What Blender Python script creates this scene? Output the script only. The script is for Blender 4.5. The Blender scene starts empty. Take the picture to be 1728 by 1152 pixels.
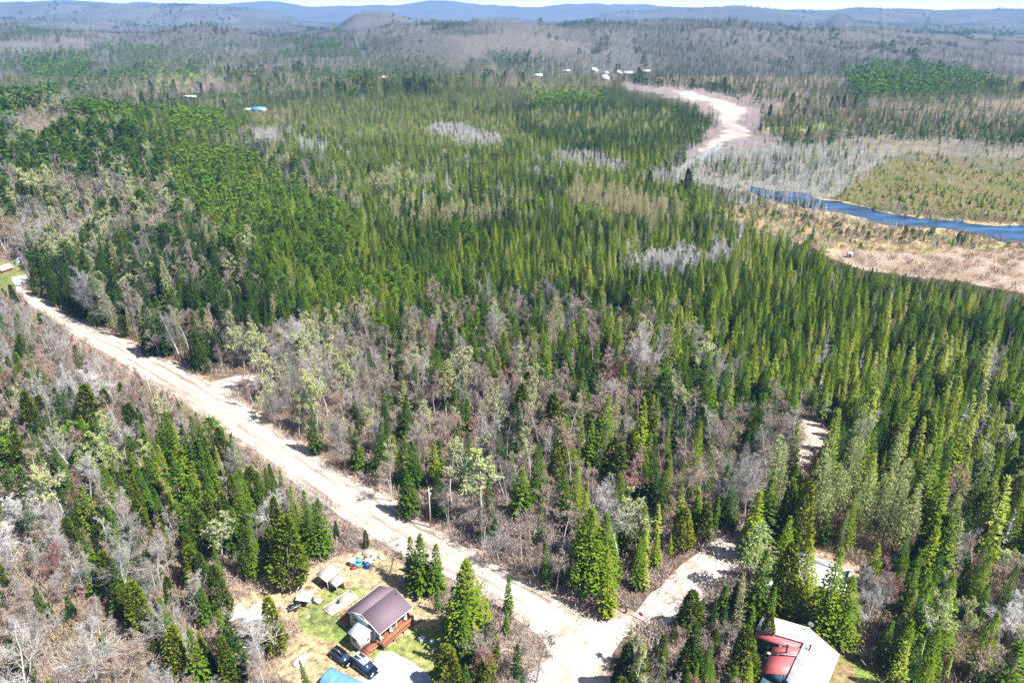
import bpy, math, random
import numpy as np
from mathutils import Vector, Matrix

# ------------------------------------------------------------------ camera, sky, sun, exposure
S = bpy.context.scene
COL = S.collection
F, Y0, CH = 1234.0, 22.0, 90.0            # focal length and horizon row of the 1728 px wide photograph, flying height
PITCH = math.atan((576 - Y0) / F)
CP, SP = math.cos(PITCH), math.sin(PITCH)
cam_d = bpy.data.cameras.new("camera")
cam_d.sensor_width = 36.0
cam_d.lens = 36.0 * F / 1728.0
cam_d.clip_start = 1.0
cam_d.clip_end = 60000.0
cam = bpy.data.objects.new("camera", cam_d)
COL.objects.link(cam)
cam.location = (0, 0, CH)
cam.rotation_euler = (math.pi / 2 - PITCH, 0, 0)
S.camera = cam

SUN_AZ, SUN_EL = math.radians(-24), math.radians(56)   # azimuth from +X towards +Y
sun_dir = Vector((math.cos(SUN_AZ) * math.cos(SUN_EL), math.sin(SUN_AZ) * math.cos(SUN_EL), math.sin(SUN_EL)))
w = bpy.data.worlds.new("World")
S.world = w
w.use_nodes = True
w.cycles.sampling_method = 'MANUAL'
w.cycles.sample_map_resolution = 1024
wn = w.node_tree.nodes
wl = w.node_tree.links
sky = wn.new("ShaderNodeTexSky")
sky.sky_type = 'NISHITA'
sky.sun_disc = False
sky.sun_elevation = SUN_EL
sky.sun_rotation = math.radians(90) - SUN_AZ
sky.altitude = 200
sky.air_density = 1.2
sky.dust_density = 1.5
sky.ozone_density = 1.5
# bright white air low over the horizon, added to the clear sky
geo = wn.new("ShaderNodeNewGeometry")
sep = wn.new("ShaderNodeSeparateXYZ")
wl.new(geo.outputs['Incoming'], sep.inputs[0])
mr = wn.new("ShaderNodeMapRange")
mr.interpolation_type = 'SMOOTHSTEP'
mr.inputs['From Min'].default_value = -0.03
mr.inputs['From Max'].default_value = 0.0
mr.inputs['To Min'].default_value = 0.0
mr.inputs['To Max'].default_value = 1.0
wl.new(sep.outputs['Z'], mr.inputs['Value'])
cm = wn.new("ShaderNodeMix")
cm.data_type = 'RGBA'
cm.blend_type = 'ADD'
wl.new(mr.outputs[0], cm.inputs['Factor'])
wl.new(sky.outputs[0], cm.inputs['A'])
cm.inputs['B'].default_value = (27, 29, 31, 1)
wl.new(cm.outputs['Result'], wn["Background"].inputs[0])
wn["Background"].inputs[1].default_value = 0.05
sd = bpy.data.lights.new("sun", 'SUN')
sd.energy = 5.0
sd.angle = math.radians(0.53)
sd.color = (1.0, 0.965, 0.90)
so = bpy.data.objects.new("sun", sd)
COL.objects.link(so)
so.rotation_euler = sun_dir.to_track_quat('Z', 'Y').to_euler()
so.location = sun_dir * 300
S.view_settings.view_transform = 'Standard'
S.view_settings.look = 'None'
S.view_settings.gamma = 1.0
S.view_settings.exposure = 1.2
S.view_settings.use_curve_mapping = False
cy = S.cycles
cy.max_bounces = 4
cy.diffuse_bounces = 1
cy.glossy_bounces = 2
cy.transmission_bounces = 2
cy.volume_bounces = 0
cy.transparent_max_bounces = 4
cy.use_adaptive_sampling = False
cy.use_denoising = True

rng = np.random.default_rng(11)
random.seed(11)


# ------------------------------------------------------------------ numbers
def un(px, py, z=0.0):
    """the world point at height z that shows at pixel (px, py) of the photograph"""
    x, y = (px - 864) / F, (576 - py) / F
    dy, dz = CP + y * SP, -SP + y * CP
    t = (z - CH) / dz
    return (x * t, dy * t, z)


def proj(x, y, z):
    """world arrays -> photograph pixel arrays"""
    d = y * CP + (CH - z) * SP
    u = -y * -SP * -1
    up = y * SP - (CH - z) * CP
    d = np.maximum(d, 1e-3)
    return 864 + F * x / d, 576 - F * up / d


def hash2(ix, iy, seed):
    n = (ix.astype(np.int64) * 374761393 + iy.astype(np.int64) * 668265263 + seed * 1442695041) & 0xffffffff
    n = ((n ^ (n >> 13)) * 1274126177) & 0xffffffff
    return ((n ^ (n >> 16)) & 0xffff) / 65535.0


def vnoise(x, y, s, seed=0):
    x = np.asarray(x, float) / s
    y = np.asarray(y, float) / s
    ix, iy = np.floor(x), np.floor(y)
    fx, fy = x - ix, y - iy
    fx, fy = fx * fx * (3 - 2 * fx), fy * fy * (3 - 2 * fy)
    a, b = hash2(ix, iy, seed), hash2(ix + 1, iy, seed)
    c, d = hash2(ix, iy + 1, seed), hash2(ix + 1, iy + 1, seed)
    return (a + (b - a) * fx) * (1 - fy) + (c + (d - c) * fx) * fy


def fbm(x, y, s, seed=0):
    return (vnoise(x, y, s, seed) + .5 * vnoise(x, y, s / 2.1, seed + 7) + .25 * vnoise(x, y, s / 4.3, seed + 13)) / 1.75


def inside(px, py, poly):
    px, py = np.asarray(px, float), np.asarray(py, float)
    r = np.zeros(px.shape, bool)
    n = len(poly)
    for i in range(n):
        x1, y1 = poly[i]
        x2, y2 = poly[(i + 1) % n]
        if y1 == y2:
            continue
        c = (y1 > py) != (y2 > py)
        r ^= c & (px < (x2 - x1) * (py - y1) / (y2 - y1) + x1)
    return r


# ridges: (distance, front width, back width, [(u, photo row of the bare crest)])
RIDGES = [
    (2150, 1000, 700, [(-400, 40), (0, 50), (60, 56), (130, 63), (200, 70), (300, 74), (420, 76), (520, 70), (560, 66), (640, 70), (760, 90), (900, 110)]),
    (2300, 1050, 600, [(560, 100), (620, 56), (660, 47), (720, 45), (780, 47), (840, 52), (900, 52), (950, 46), (1000, 38), (1050, 37), (1100, 41), (1160, 40), (1230, 39), (1290, 43), (1350, 52), (1420, 54), (1480, 54), (1560, 62), (1650, 72), (1760, 80), (2100, 84)]),
    (3500, 900, 900, [(480, 90), (545, 64), (576, 42), (598, 27), (640, 22), (672, 26), (700, 36), (760, 40), (830, 40), (860, 47), (940, 46), (1100, 60), (1300, 64)]),
    (4300, 1300, 800, [(-400, 28), (0, 32), (100, 34), (200, 37), (300, 46), (350, 42), (440, 42), (480, 38), (520, 45), (560, 58), (640, 70)]),
    (6300, 1700, 1500, [(-400, 4), (0, 8), (60, 6), (110, 4), (160, 6), (250, 6), (340, 8), (400, 13), (440, 17), (470, 21), (505, 31), (545, 38), (600, 50), (700, 60)]),
    (4600, 1500, 900, [(1100, 80), (1200, 52), (1260, 38), (1350, 39), (1395, 38), (1410, 27), (1428, 27), (1445, 36), (1520, 40), (1620, 42), (1728, 44), (2100, 40)]),
    (6800, 1900, 1500, [(960, 60), (1000, 24), (1040, 18), (1090, 14), (1140, 10), (1210, 12), (1290, 14), (1400, 16), (1440, 15), (1520, 16), (1590, 18), (1640, 15), (1728, 14), (2100, 10)]),
    (11500, 3000, 1500, [(-300, 4), (200, 4), (350, 4), (500, 6), (600, 8), (660, 6), (700, 4), (730, 1), (750, 3), (790, 10), (840, 13), (880, 14), (930, 9), (1000, 8), (1080, 8), (1160, 11), (1240, 12), (1500, 22), (2100, 22)]),
]


def terrain(x, y):
    x, y = np.asarray(x, float), np.asarray(y, float)
    g = np.exp(-(((x + 340) / 120) ** 2 + ((y - 450) / 135) ** 2) / 2)
    z = np.maximum(0, 38 * g - 5.5)
    g2 = np.exp(-(((x + 60) / 260) ** 2 + ((y - 1250) / 260) ** 2) / 2)
    yy = np.maximum(y, 50)
    u = 864 + 1352 * x / yy
    for k, (D, wf, wb, prof) in enumerate(RIDGES):
        us = [p[0] for p in prof]
        ys = [p[1] for p in prof]
        crest = CH + (Y0 - np.interp(u, us, ys)) / 1483.0 * D
        if D > 2000:
            crest = crest + (fbm(x, x * 0 + k * 77, 60 + D * .045, 400 + k) - .5) * D * .0085
        t = (yy - D)
        s = np.where(t < 0, 1 + t / wf, 1 - t / wb)
        s = np.clip(s, 0, 1)
        s = s * s * (3 - 2 * s)
        n = fbm(x, y, 300 + D * .07, 31 + k) - .5
        zz = np.maximum(crest - 4, 0) * s * (1 + 1.5 * n * np.clip((1 - s) * 2.2, 0, 1))
        edge = np.clip((u - us[0]) / 60, 0, 1) * np.clip((us[-1] - u) / 60, 0, 1) if us[0] > 0 else 1
        z = np.maximum(z, zz * edge)
    # local wooded knolls beyond the valley, rising from its floor
    k = np.clip((y - 1280) / 350, 0, 1) * np.clip((3600 - y) / 1200, 0, 1)
    z = z + k * (np.maximum(fbm(x, y, 430, 301) - .45, 0) * 100 + np.maximum(fbm(x, y, 210, 302) - .5, 0) * 45) * np.clip(1.6 - y / 5200, .35, 1)
    return z


def tz(x, y):
    return float(terrain(np.array([x]), np.array([y]))[0])


# ------------------------------------------------------------------ materials
def new_mat(name):
    m = bpy.data.materials.new(name)
    m.use_nodes = True
    nt = m.node_tree
    nt.nodes.clear()
    out = nt.nodes.new("ShaderNodeOutputMaterial")
    return m, nt, nt.nodes, nt.links, out


def ramp(N, cols, pos=None):
    r = N.new("ShaderNodeValToRGB")
    e = r.color_ramp.elements
    n = len(cols)
    pos = pos or [i / (n - 1) for i in range(n)]
    e[0].position, e[0].color = pos[0], (*cols[0], 1)
    e[1].position, e[1].color = pos[-1], (*cols[-1], 1)
    for i in range(1, n - 1):
        q = e.new(pos[i])
        q.color = (*cols[i], 1)
    return r


def leaf_mat(name, cols, pos=None, transl=0.3):
    """foliage: colour ramp read by each tree's own tint, a little mottling, some light through the leaves"""
    m, nt, N, L, out = new_mat(name)
    at = N.new("ShaderNodeAttribute")
    at.attribute_type = 'INSTANCER'
    at.attribute_name = 'tint'
    tc = N.new("ShaderNodeTexCoord")
    nz = N.new("ShaderNodeTexNoise")
    nz.inputs['Scale'].default_value = 0.9
    nz.inputs['Detail'].default_value = 2
    L.new(tc.outputs['Object'], nz.inputs['Vector'])
    ad = N.new("ShaderNodeMath")
    ad.operation = 'MULTIPLY_ADD'
    L.new(nz.outputs['Fac'], ad.inputs[0])
    ad.inputs[1].default_value = 0.45
    ad.inputs[2].default_value = -0.225
    a2 = N.new("ShaderNodeMath")
    a2.operation = 'ADD'
    a2.use_clamp = True
    L.new(at.outputs['Fac'], a2.inputs[0])
    L.new(ad.outputs[0], a2.inputs[1])
    r = ramp(N, cols, pos)
    L.new(a2.outputs[0], r.inputs[0])
    d = N.new("ShaderNodeBsdfDiffuse")
    L.new(r.outputs[0], d.inputs[0])
    if transl > 0:
        t = N.new("ShaderNodeBsdfTranslucent")
        L.new(r.outputs[0], t.inputs[0])
        mx = N.new("ShaderNodeMixShader")
        mx.inputs[0].default_value = transl
        L.new(d.outputs[0], mx.inputs[1])
        L.new(t.outputs[0], mx.inputs[2])
        L.new(mx.outputs[0], out.inputs[0])
    else:
        L.new(d.outputs[0], out.inputs[0])
    return m


def plain(name, c1, c2=None, scale=3.0, rough=0.7, metal=0.0, bump=0.0, detail=4, coord='Object', stretch=None, spec=0.5):
    m, nt, N, L, out = new_mat(name)
    b = N.new("ShaderNodeBsdfPrincipled")
    b.inputs['Roughness'].default_value = rough
    b.inputs['Metallic'].default_value = metal
    b.inputs['Specular IOR Level'].default_value = spec
    tc = N.new("ShaderNodeTexCoord")
    mp = N.new("ShaderNodeMapping")
    if stretch:
        mp.inputs['Scale'].default_value = stretch
    L.new(tc.outputs[coord], mp.inputs[0])
    nz = N.new("ShaderNodeTexNoise")
    nz.inputs['Scale'].default_value = scale
    nz.inputs['Detail'].default_value = detail
    nz.inputs['Roughness'].default_value = 0.65
    L.new(mp.outputs[0], nz.inputs['Vector'])
    r = ramp(N, [c1, c2 or tuple(v * .8 for v in c1)], [.35, .65])
    L.new(nz.outputs['Fac'], r.inputs[0])
    L.new(r.outputs[0], b.inputs['Base Color'])
    if bump:
        bp = N.new("ShaderNodeBump")
        bp.inputs['Strength'].default_value = bump
        bp.inputs['Distance'].default_value = 0.05
        L.new(nz.outputs['Fac'], bp.inputs['Height'])
        L.new(bp.outputs[0], b.inputs['Normal'])
    L.new(b.outputs[0], out.inputs[0])
    return m


M = {}
M['spruce'] = leaf_mat('spruce_needles', [(.012, .028, .011), (.042, .088, .012), (.098, .165, .012), (.195, .25, .018), (.31, .33, .08)], transl=.06)  # dark end deepened, pale end raised: extra light-and-shade contrast put into the needles
M['cedar'] = leaf_mat('cedar_sprays', [(.030, .060, .012), (.095, .13, .014), (.21, .23, .02)], transl=.06)
M['pine'] = leaf_mat('pine_needles', [(.026, .06, .018), (.075, .15, .016), (.18, .27, .024)], transl=.06)
M['larch'] = leaf_mat('larch_needles', [(.44, .40, .23), (.42, .42, .19), (.36, .42, .15), (.33, .40, .17)], transl=.3)
M['aspen'] = leaf_mat('budding_leaves', [(.50, .50, .30), (.52, .56, .22), (.42, .52, .12)], transl=.35)
M['maple'] = leaf_mat('bare_maple_twigs', [(.060, .062, .060), (.30, .25, .22), (.35, .275, .225), (.36, .22, .19), (.30, .12, .11)], transl=0)
M['birch'] = leaf_mat('bare_birch_twigs', [(.15, .15, .15), (.42, .39, .37), (.60, .58, .57)], transl=0)
M['dead'] = leaf_mat('dead_wood', [(.26, .26, .29), (.44, .44, .48), (.66, .66, .70)], transl=0)
M['brush'] = leaf_mat('brush_twigs', [(.36, .31, .29), (.38, .29, .24), (.34, .27, .18), (.20, .22, .08)], transl=0)
M['reddead'] = leaf_mat('rusty_needles', [(.20, .05, .03), (.28, .10, .05)], transl=.1)
M['bark'] = plain('conifer_bark', (.16, .12, .10), (.24, .20, .17), 6)
M['maple_bark'] = plain('maple_bark', (.40, .37, .34), (.55, .51, .48), 6)
M['birch_bark'] = plain('birch_bark', (.72, .70, .68), (.50, .48, .46), 5, stretch=(1, 1, 4))
M['dead_bark'] = plain('weathered_bark', (.50, .48, .47), (.36, .35, .35), 5)


# ------------------------------------------------------------------ mesh building
class MB:
    """collects faces, then makes ONE mesh"""

    def __init__(s):
        s.v, s.f, s.m, s.n = [], [], [], 0

    def add(s, verts, faces, mi=0):
        s.v.append(np.asarray(verts, float).reshape(-1, 3))
        for f in faces:
            s.f.append([i + s.n for i in f])
            s.m.append(mi)
        s.n += len(s.v[-1])

    def quads(s, Q, mi=0):
        """Q: (N,4,3)"""
        if len(Q) == 0:
            return
        Q = np.asarray(Q, float)
        n = len(Q)
        s.v.append(Q.reshape(-1, 3))
        idx = np.arange(n * 4).reshape(n, 4) + s.n
        s.f.extend(idx.tolist())
        s.m.extend([mi] * n)
        s.n += n * 4

    def box(s, c, d, mi=0, R=None):
        """c centre, d full sizes, R 3x3 rotation"""
        cx = np.array([[-1, -1, -1], [1, -1, -1], [1, 1, -1], [-1, 1, -1], [-1, -1, 1], [1, -1, 1], [1, 1, 1], [-1, 1, 1]], float) * np.array(d) / 2
        if R is not None:
            cx = cx @ np.array(R).T
        s.add(cx + np.array(c), [(0, 3, 2, 1), (4, 5, 6, 7), (0, 1, 5, 4), (1, 2, 6, 5), (2, 3, 7, 6), (3, 0, 4, 7)], mi)

    def prism(s, poly, z0, z1, mi=0):
        """vertical extrusion of a ccw polygon"""
        n = len(poly)
        v = [(p[0], p[1], z0) for p in poly] + [(p[0], p[1], z1) for p in poly]
        f = [tuple(range(n - 1, -1, -1)), tuple(range(n, 2 * n))]
        f += [(i, (i + 1) % n, n + (i + 1) % n, n + i) for i in range(n)]
        s.add(v, f, mi)

    def slab(s, quad, th, mi=0):
        """a sloping sheet with thickness th below it (downwards)"""
        q = np.array(quad, float)
        lo = q - np.array([0, 0, th])
        n = len(q)
        f = [tuple(range(n)), tuple(range(2 * n - 1, n - 1, -1))] + [(i, n + i, n + (i + 1) % n, (i + 1) % n) for i in range(n)]
        s.add(np.vstack([q, lo]), f, mi)

    def tube(s, p0, p1, r0, r1=None, k=6, mi=0, caps=True):
        r1 = r0 if r1 is None else r1
        p0, p1 = np.array(p0, float), np.array(p1, float)
        d = p1 - p0
        L = np.linalg.norm(d)
        if L < 1e-6:
            return
        d /= L
        a = np.cross(d, [0, 0, 1.0]) if abs(d[2]) < .9 else np.cross(d, [1.0, 0, 0])
        a /= np.linalg.norm(a)
        b = np.cross(d, a)
        t = np.arange(k) * 2 * math.pi / k
        ring = np.outer(np.cos(t), a) + np.outer(np.sin(t), b)
        v = np.vstack([p0 + ring * r0, p1 + ring * r1])
        f = [(i, (i + 1) % k, k + (i + 1) % k, k + i) for i in range(k)]
        if caps:
            f += [tuple(range(k - 1, -1, -1)), tuple(range(k, 2 * k))]
        s.add(v, f, mi)

    def mesh(s, name, mats, smooth=False):
        me = bpy.data.meshes.new(name)
        V = np.vstack(s.v) if s.v else np.zeros((0, 3))
        me.vertices.add(len(V))
        me.vertices.foreach_set('co', V.astype(np.float32).ravel())
        ln = np.array([len(f) for f in s.f], np.int32)
        li = np.fromiter((i for f in s.f for i in f), np.int32)
        me.loops.add(len(li))
        me.loops.foreach_set('vertex_index', li)
        me.polygons.add(len(ln))
        st = np.concatenate([[0], np.cumsum(ln)[:-1]]).astype(np.int32)
        me.polygons.foreach_set('loop_start', st)
        me.polygons.foreach_set('loop_total', ln)
        me.polygons.foreach_set('material_index', np.array(s.m, np.int32))
        for m in mats:
            me.materials.append(m)
        me.update(calc_edges=True)
        me.validate()
        if smooth:
            me.polygons.foreach_set('use_smooth', np.ones(len(ln), bool))
        return me


def add_obj(name, me, parent=None, loc=None, rot=None, col=COL):
    o = bpy.data.objects.new(name, me)
    col.objects.link(o)
    if loc is not None:
        o.location = loc
    if rot is not None:
        o.rotation_euler = rot
    if parent is not None:
        o.parent = parent
    return o


def thing(name, label, cat, loc=(0, 0, 0), rz=0.0, group=None):
    o = bpy.data.objects.new(name, None)
    o.empty_display_size = .5
    COL.objects.link(o)
    o.location = loc
    o.rotation_euler = (0, 0, rz)
    o['label'] = label
    o['category'] = cat
    if group:
        o['group'] = group
    return o


def part(name, mb, mats, parent, label=None, smooth=False):
    o = add_obj(name, mb.mesh(name, mats if isinstance(mats, (list, tuple)) else [mats], smooth), parent)
    if label:
        o['label'] = label
    return o


def single(name, mb, mats, label, cat, loc=(0, 0, 0), rz=0, group=None):
    o = add_obj(name, mb.mesh(name, mats if isinstance(mats, (list, tuple)) else [mats]), None, loc, (0, 0, rz))
    o['label'] = label
    o['category'] = cat
    if group:
        o['group'] = group
    return o


def unit(v):
    return v / np.maximum(np.linalg.norm(v, axis=-1, keepdims=True), 1e-9)


def kites(c, d, n, L, W, fold=0.0):
    """leaf shaped four-point faces: c roots, d long axis, n rough normals"""
    d = unit(d)
    s = unit(np.cross(d, n))
    L = np.broadcast_to(np.asarray(L, float), (len(c),))[:, None]
    W = np.broadcast_to(np.asarray(W, float), (len(c),))[:, None]
    nn = np.cross(s, d)
    mid = c + d * L * .42
    return np.stack([c, mid + s * W / 2 - nn * fold * W, c + d * L, mid - s * W / 2 - nn * fold * W], 1)


# ------------------------------------------------------------------ tree models, nominal height 12 m (crown builders return MB)
def crown_spruce(r, R=1.9, lod=0, base=.10, lev=.33, gap=0.0, droop=.25, cl=.62, cw=.42, dens=1.0):
    mb = MB()
    H = 12.0
    C, D, N_, LL, WW = [], [], [], [], []
    z = base * H
    while z < H - .3:
        t = (z - base * H) / (H * (1 - base))
        prof = R * (1 - t) ** .86 * min(1, .55 + t * 5)
        nb = int((8 if prof > .8 else 6) * dens) if lod == 0 else 5
        ph = r.uniform(0, 6.28)
        for i in range(nb):
            if r.random() < gap:
                continue
            a = ph + i * 6.283 / nb + r.normal(0, .18)
            L = prof * r.uniform(.72, 1.15)
            sl = -droop * (1 - t) + .55 * t + r.normal(0, .08)
            u = np.array([math.cos(a), math.sin(a), sl])
            n = max(2, int(L / .34)) if lod == 0 else 1
            for k in range(n):
                q = (k + .6) / n if lod == 0 else .15
                p = np.array([u[0] * L * q, u[1] * L * q, z + u[2] * L * q - .10 * (L * q) ** 2 * .3])
                m_ = 2 if (lod == 0 and L * q > .35) else 1
                for j in range(m_):
                    da = a + (r.uniform(-.75, .75) if lod == 0 else 0)
                    C.append(p)
                    D.append((math.cos(da), math.sin(da), sl - .1 + r.normal(0, .18)))
                    N_.append((r.normal(0, .22) + .5 * math.cos(a), r.normal(0, .22) + .5 * math.sin(a), 1))
                    if lod == 0:
                        LL.append(cl * r.uniform(.7, 1.2) * (.55 + .45 * (1 - t)))
                        WW.append(cw * r.uniform(.7, 1.2) * (.6 + .4 * (1 - t)))
                    else:
                        LL.append(L * 1.05)
                        WW.append(max(.4, L * .95))
        z += lev * r.uniform(.7, 1.5) * (1 if t < .75 else .8) * (1.0 if lod == 0 else (2.1 if lod == 1 else 3.2))
    mb.quads(kites(np.array(C), np.array(D), np.array(N_), np.array(LL), np.array(WW), .18))
    k = 5
    mb.tube((0, 0, H - 1.0), (0, 0, H + .1), .16, .02, 4, caps=False)
    return mb


def crown_cedar(r, R=2.2, n=1500, lod=0):
    mb = MB()
    H = 11.5
    n = n if lod == 0 else (150 if lod == 1 else 60)
    t = r.random(n) ** 1.25
    a = r.uniform(0, 6.283, n)
    lump = .72 + .55 * vnoise(a * 1.6 + 10, t * 9, 1.0, int(r.integers(99)))
    prof = R * (1 - t) ** .62 * np.minimum(1, .5 + t * 3.2) * lump
    rr = prof * r.uniform(.72, 1.0, n)
    c = np.stack([np.cos(a) * rr, np.sin(a) * rr, .5 + t * (H - .6)], 1)
    d = np.stack([np.cos(a) * .75, np.sin(a) * .75, np.full(n, .55)], 1) + r.normal(0, .3, (n, 3))
    nn = np.stack([np.cos(a), np.sin(a), np.full(n, .9)], 1) + r.normal(0, .45, (n, 3))
    s = 1 if lod == 0 else (2.6 if lod == 1 else 3.8)
    mb.quads(kites(c, d, nn, .55 * s * r.uniform(.7, 1.2, n), .42 * s * r.uniform(.7, 1.2, n), .15))
    return mb


def crown_pine(r, R=2.4, base=.30, nb=46, lod=0, flat=.35, top=.75, cone=False):
    mb = MB()
    H = 12.0
    C, D, N_, SZ = [], [], [], []
    nb = nb if lod == 0 else (26 if lod == 1 else 15)
    tw = MB()
    for i in range(nb):
        t = (i + r.uniform(0, 1)) / nb
        z = H * (base + (1 - base) * t * .98)
        prof = R * math.sin(min(1, (t * 1.0 + .28) / 1.28) * math.pi) ** top * (1 if t < .9 else .8)
        if cone:
            prof = R * (1 - t) ** .6 * min(1, .6 + 3 * t)
        a = i * 2.4 + r.normal(0, .4)
        L = max(.25, prof * r.uniform(.6, 1.15))
        e = np.array([math.cos(a) * L, math.sin(a) * L, z + L * .12 + r.normal(0, .15)])
        if lod == 0:
            tw.tube((0, 0, z - .3), tuple(e), .05, .02, 3, caps=False)
        m_ = (26 if lod == 0 else (4 if lod == 1 else 2))
        for j in range(m_):
            q = r.normal(0, 1, 3) * np.array([.45, .45, .45 * flat]) * (.55 + .3 * L)
            back = r.uniform(.0, .55)
            C.append(e * np.array([1 - back, 1 - back, 1]) + q)
            D.append(np.array([math.cos(a), math.sin(a), .45]) + r.normal(0, .6, 3))
            N_.append(np.array([0, 0, 1.0]) + r.normal(0, .45, 3))
            SZ.append(1)
    n = len(C)
    s = 1 if lod == 0 else (2.3 if lod == 1 else 3.3)
    mb.quads(kites(np.array(C), np.array(D), np.array(N_), .55 * s * r.uniform(.6, 1.2, n), .38 * s * r.uniform(.6, 1.2, n), .15))
    for v_, f_, in [(tw.v, tw.f)]:
        if tw.n:
            mb.add(np.vstack(v_), f_, 1)
    return mb


def crown_larch(r, R=1.7, lod=0, base=.22):
    mb = MB()
    H = 12.0
    nb = 130 if lod == 0 else (60 if lod == 1 else 26)
    C, D, N_, LL, WW = [], [], [], [], []
    for i in range(nb):
        t = (i + r.random()) / nb
        z = H * (base + (1 - base) * t)
        a = i * 2.399 + r.normal(0, .3)
        L = (R * (1 - t) ** .8 * min(1, .6 + 3 * t) + .12) * r.uniform(.6, 1.1)
        d = np.array([math.cos(a), math.sin(a), .12 + .4 * t])
        if lod:
            C.append(np.array([0, 0, z]) + d * L * .15); D.append(d + r.normal(0, .1, 3)); N_.append(r.normal(0, .5, 3) + [0, 0, .8])
            LL.append(L); WW.append(L * .34)
            continue
        for j in range(int(3 + L * 5)):
            q = r.uniform(.15, 1)
            C.append(np.array([0, 0, z]) + d * L * q)
            D.append(d + r.normal(0, .7, 3)); N_.append(r.normal(0, 1, 3)); LL.append(r.uniform(.22, .42)); WW.append(r.uniform(.10, .17))
    mb.quads(kites(np.array(C), np.array(D), np.array(N_), np.array(LL), np.array(WW)))
    return mb


def skeleton(r, H=12.0, trunk=.35, spread=.55, n1=9, depth=3, lean=.05, fork=False):
    """bare tree: list of limbs (p0, p1, r0, r1) and twig roots (p, d)"""
    segs, twigs, tr = [], [], []
    tops = []
    p = np.zeros(3)
    d = np.array([r.normal(0, lean), r.normal(0, lean), 1.0])
    rad = .15
    stems = [(p, d, rad, H)]
    if fork:
        stems = [(p, d + r.normal(0, .22, 3) * [1, 1, 0], rad * .8, H * r.uniform(.85, 1)) for _ in range(int(r.integers(2, 4)))]
    for p, d, rad, HH in stems:
        nseg = 8
        for i in range(nseg):
            t = i / nseg
            d = unit(d + np.array([r.normal(0, .07), r.normal(0, .07), .02]))
            q = p + d * HH / nseg
            r1 = rad * (1 - (i + 1) / nseg * .9)
            tr.append((p, q, rad * (1 - t * .9), r1))
            if t + .06 > trunk:
                for b in range(max(1, n1 // 4)):
                    a = r.uniform(0, 6.283)
                    fr = r.random()
                    el = r.uniform(.5, 1.1)
                    bd = unit(np.array([math.cos(a) * spread, math.sin(a) * spread, el * .62]))
                    L = HH * (.34 * (1.1 - t)) * r.uniform(.7, 1.15)
                    grow(r, p + (q - p) * fr, bd, L, r1 * .5 + .012, depth, segs, twigs)
            p = q
    return tr, segs, twigs


def grow(r, p, d, L, rad, depth, segs, twigs):
    n = 3
    for i in range(n):
        d = unit(d + r.normal(0, .13, 3) + np.array([0, 0, .09]))
        q = p + d * L / n
        segs.append((p, q, rad * (1 - i / n * .6), rad * (1 - (i + 1) / n * .6)))
        m_ = 2 if depth > 1 else 4
        for k in range(m_):
            s = p + (q - p) * r.random()
            bd = unit(d + r.normal(0, .55, 3))
            if depth > 1:
                grow(r, s, bd, L * r.uniform(.35, .6), rad * .5, depth - 1, segs, twigs)
            else:
                twigs.append((s, bd, L * r.uniform(.5, 1.0)))
        p = q


def bare_tree(r, kind, lod=0):
    """returns trunk MB, crown MB (material 0 = twigs, 1 = leaves)"""
    if kind == 'maple':
        tr, sg, tw = skeleton(r, 11.5, .38, .75, 9, 2, .05, r.random() < .4)
        tws, nl, leaf = .029, 0, 0
    elif kind == 'birch':
        tr, sg, tw = skeleton(r, 12.0, .25, .55, 13, 2, .06, r.random() < .5)
        tws = .026
    else:
        tr, sg, tw = skeleton(r, 12.0, .40, .55, 9, 2, .05, False)
        tws = .034
    T = MB()
    for a, b, r0, r1 in tr:
        T.tube(a, b, r0, r1, 5 if lod == 0 else 3, caps=False)
    C = MB()
    wf = 1.0 if lod == 0 else (2.4 if lod == 1 else 4.0)
    keep = 1.0 if lod == 0 else (.22 if lod == 1 else .09)
    for a, b, r0, r1 in sg:
        if lod == 0 and r0 > .03:
            C.tube(a, b, max(r0, .02), max(r1, .016), 3, caps=False)
    A = np.array([s[0] for s in sg]); B = np.array([s[1] for s in sg])
    W = np.array([s[2] for s in sg])
    k = r.random(len(A)) < (1 if lod == 0 else (.35 if lod == 1 else .12))
    A, B, W = A[k], B[k], W[k]
    C.quads(kites(A, B - A, r.normal(0, 1, A.shape), np.linalg.norm(B - A, axis=1) * 1.15, np.maximum(W * 1.8, .036) * wf))
    P = np.array([t[0] for t in tw]); D = np.array([t[1] for t in tw]); LL = np.array([t[2] for t in tw])
    k = r.random(len(P)) < keep
    P, D, LL = P[k], D[k], LL[k]
    C.quads(kites(P, D, r.normal(0, 1, P.shape), LL * (1 if lod == 0 else 1.3), tws * 1.25 * wf))
    if lod == 0:
        P2 = P + D * LL[:, None] * .5
        C.quads(kites(P2, D + r.normal(0, .6, D.shape), r.normal(0, 1, D.shape), LL * .6, tws))
    if kind == 'aspen':
        n = 2 if lod == 0 else (2 if lod == 1 else 2)
        for j in range(n):
            q = P + D * (LL * r.uniform(.2, 1, len(LL)))[:, None]
            C.quads(kites(q, r.normal(0, 1, D.shape), r.normal(0, 1, D.shape), .26 * wf, .20 * wf), 1)
    elif kind == 'maple' and lod == 0:
        q = P + D * (LL * .8)[:, None]
        C.quads(kites(q, r.normal(0, 1, D.shape), r.normal(0, 1, D.shape), .16, .11))
    return T, C


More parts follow.
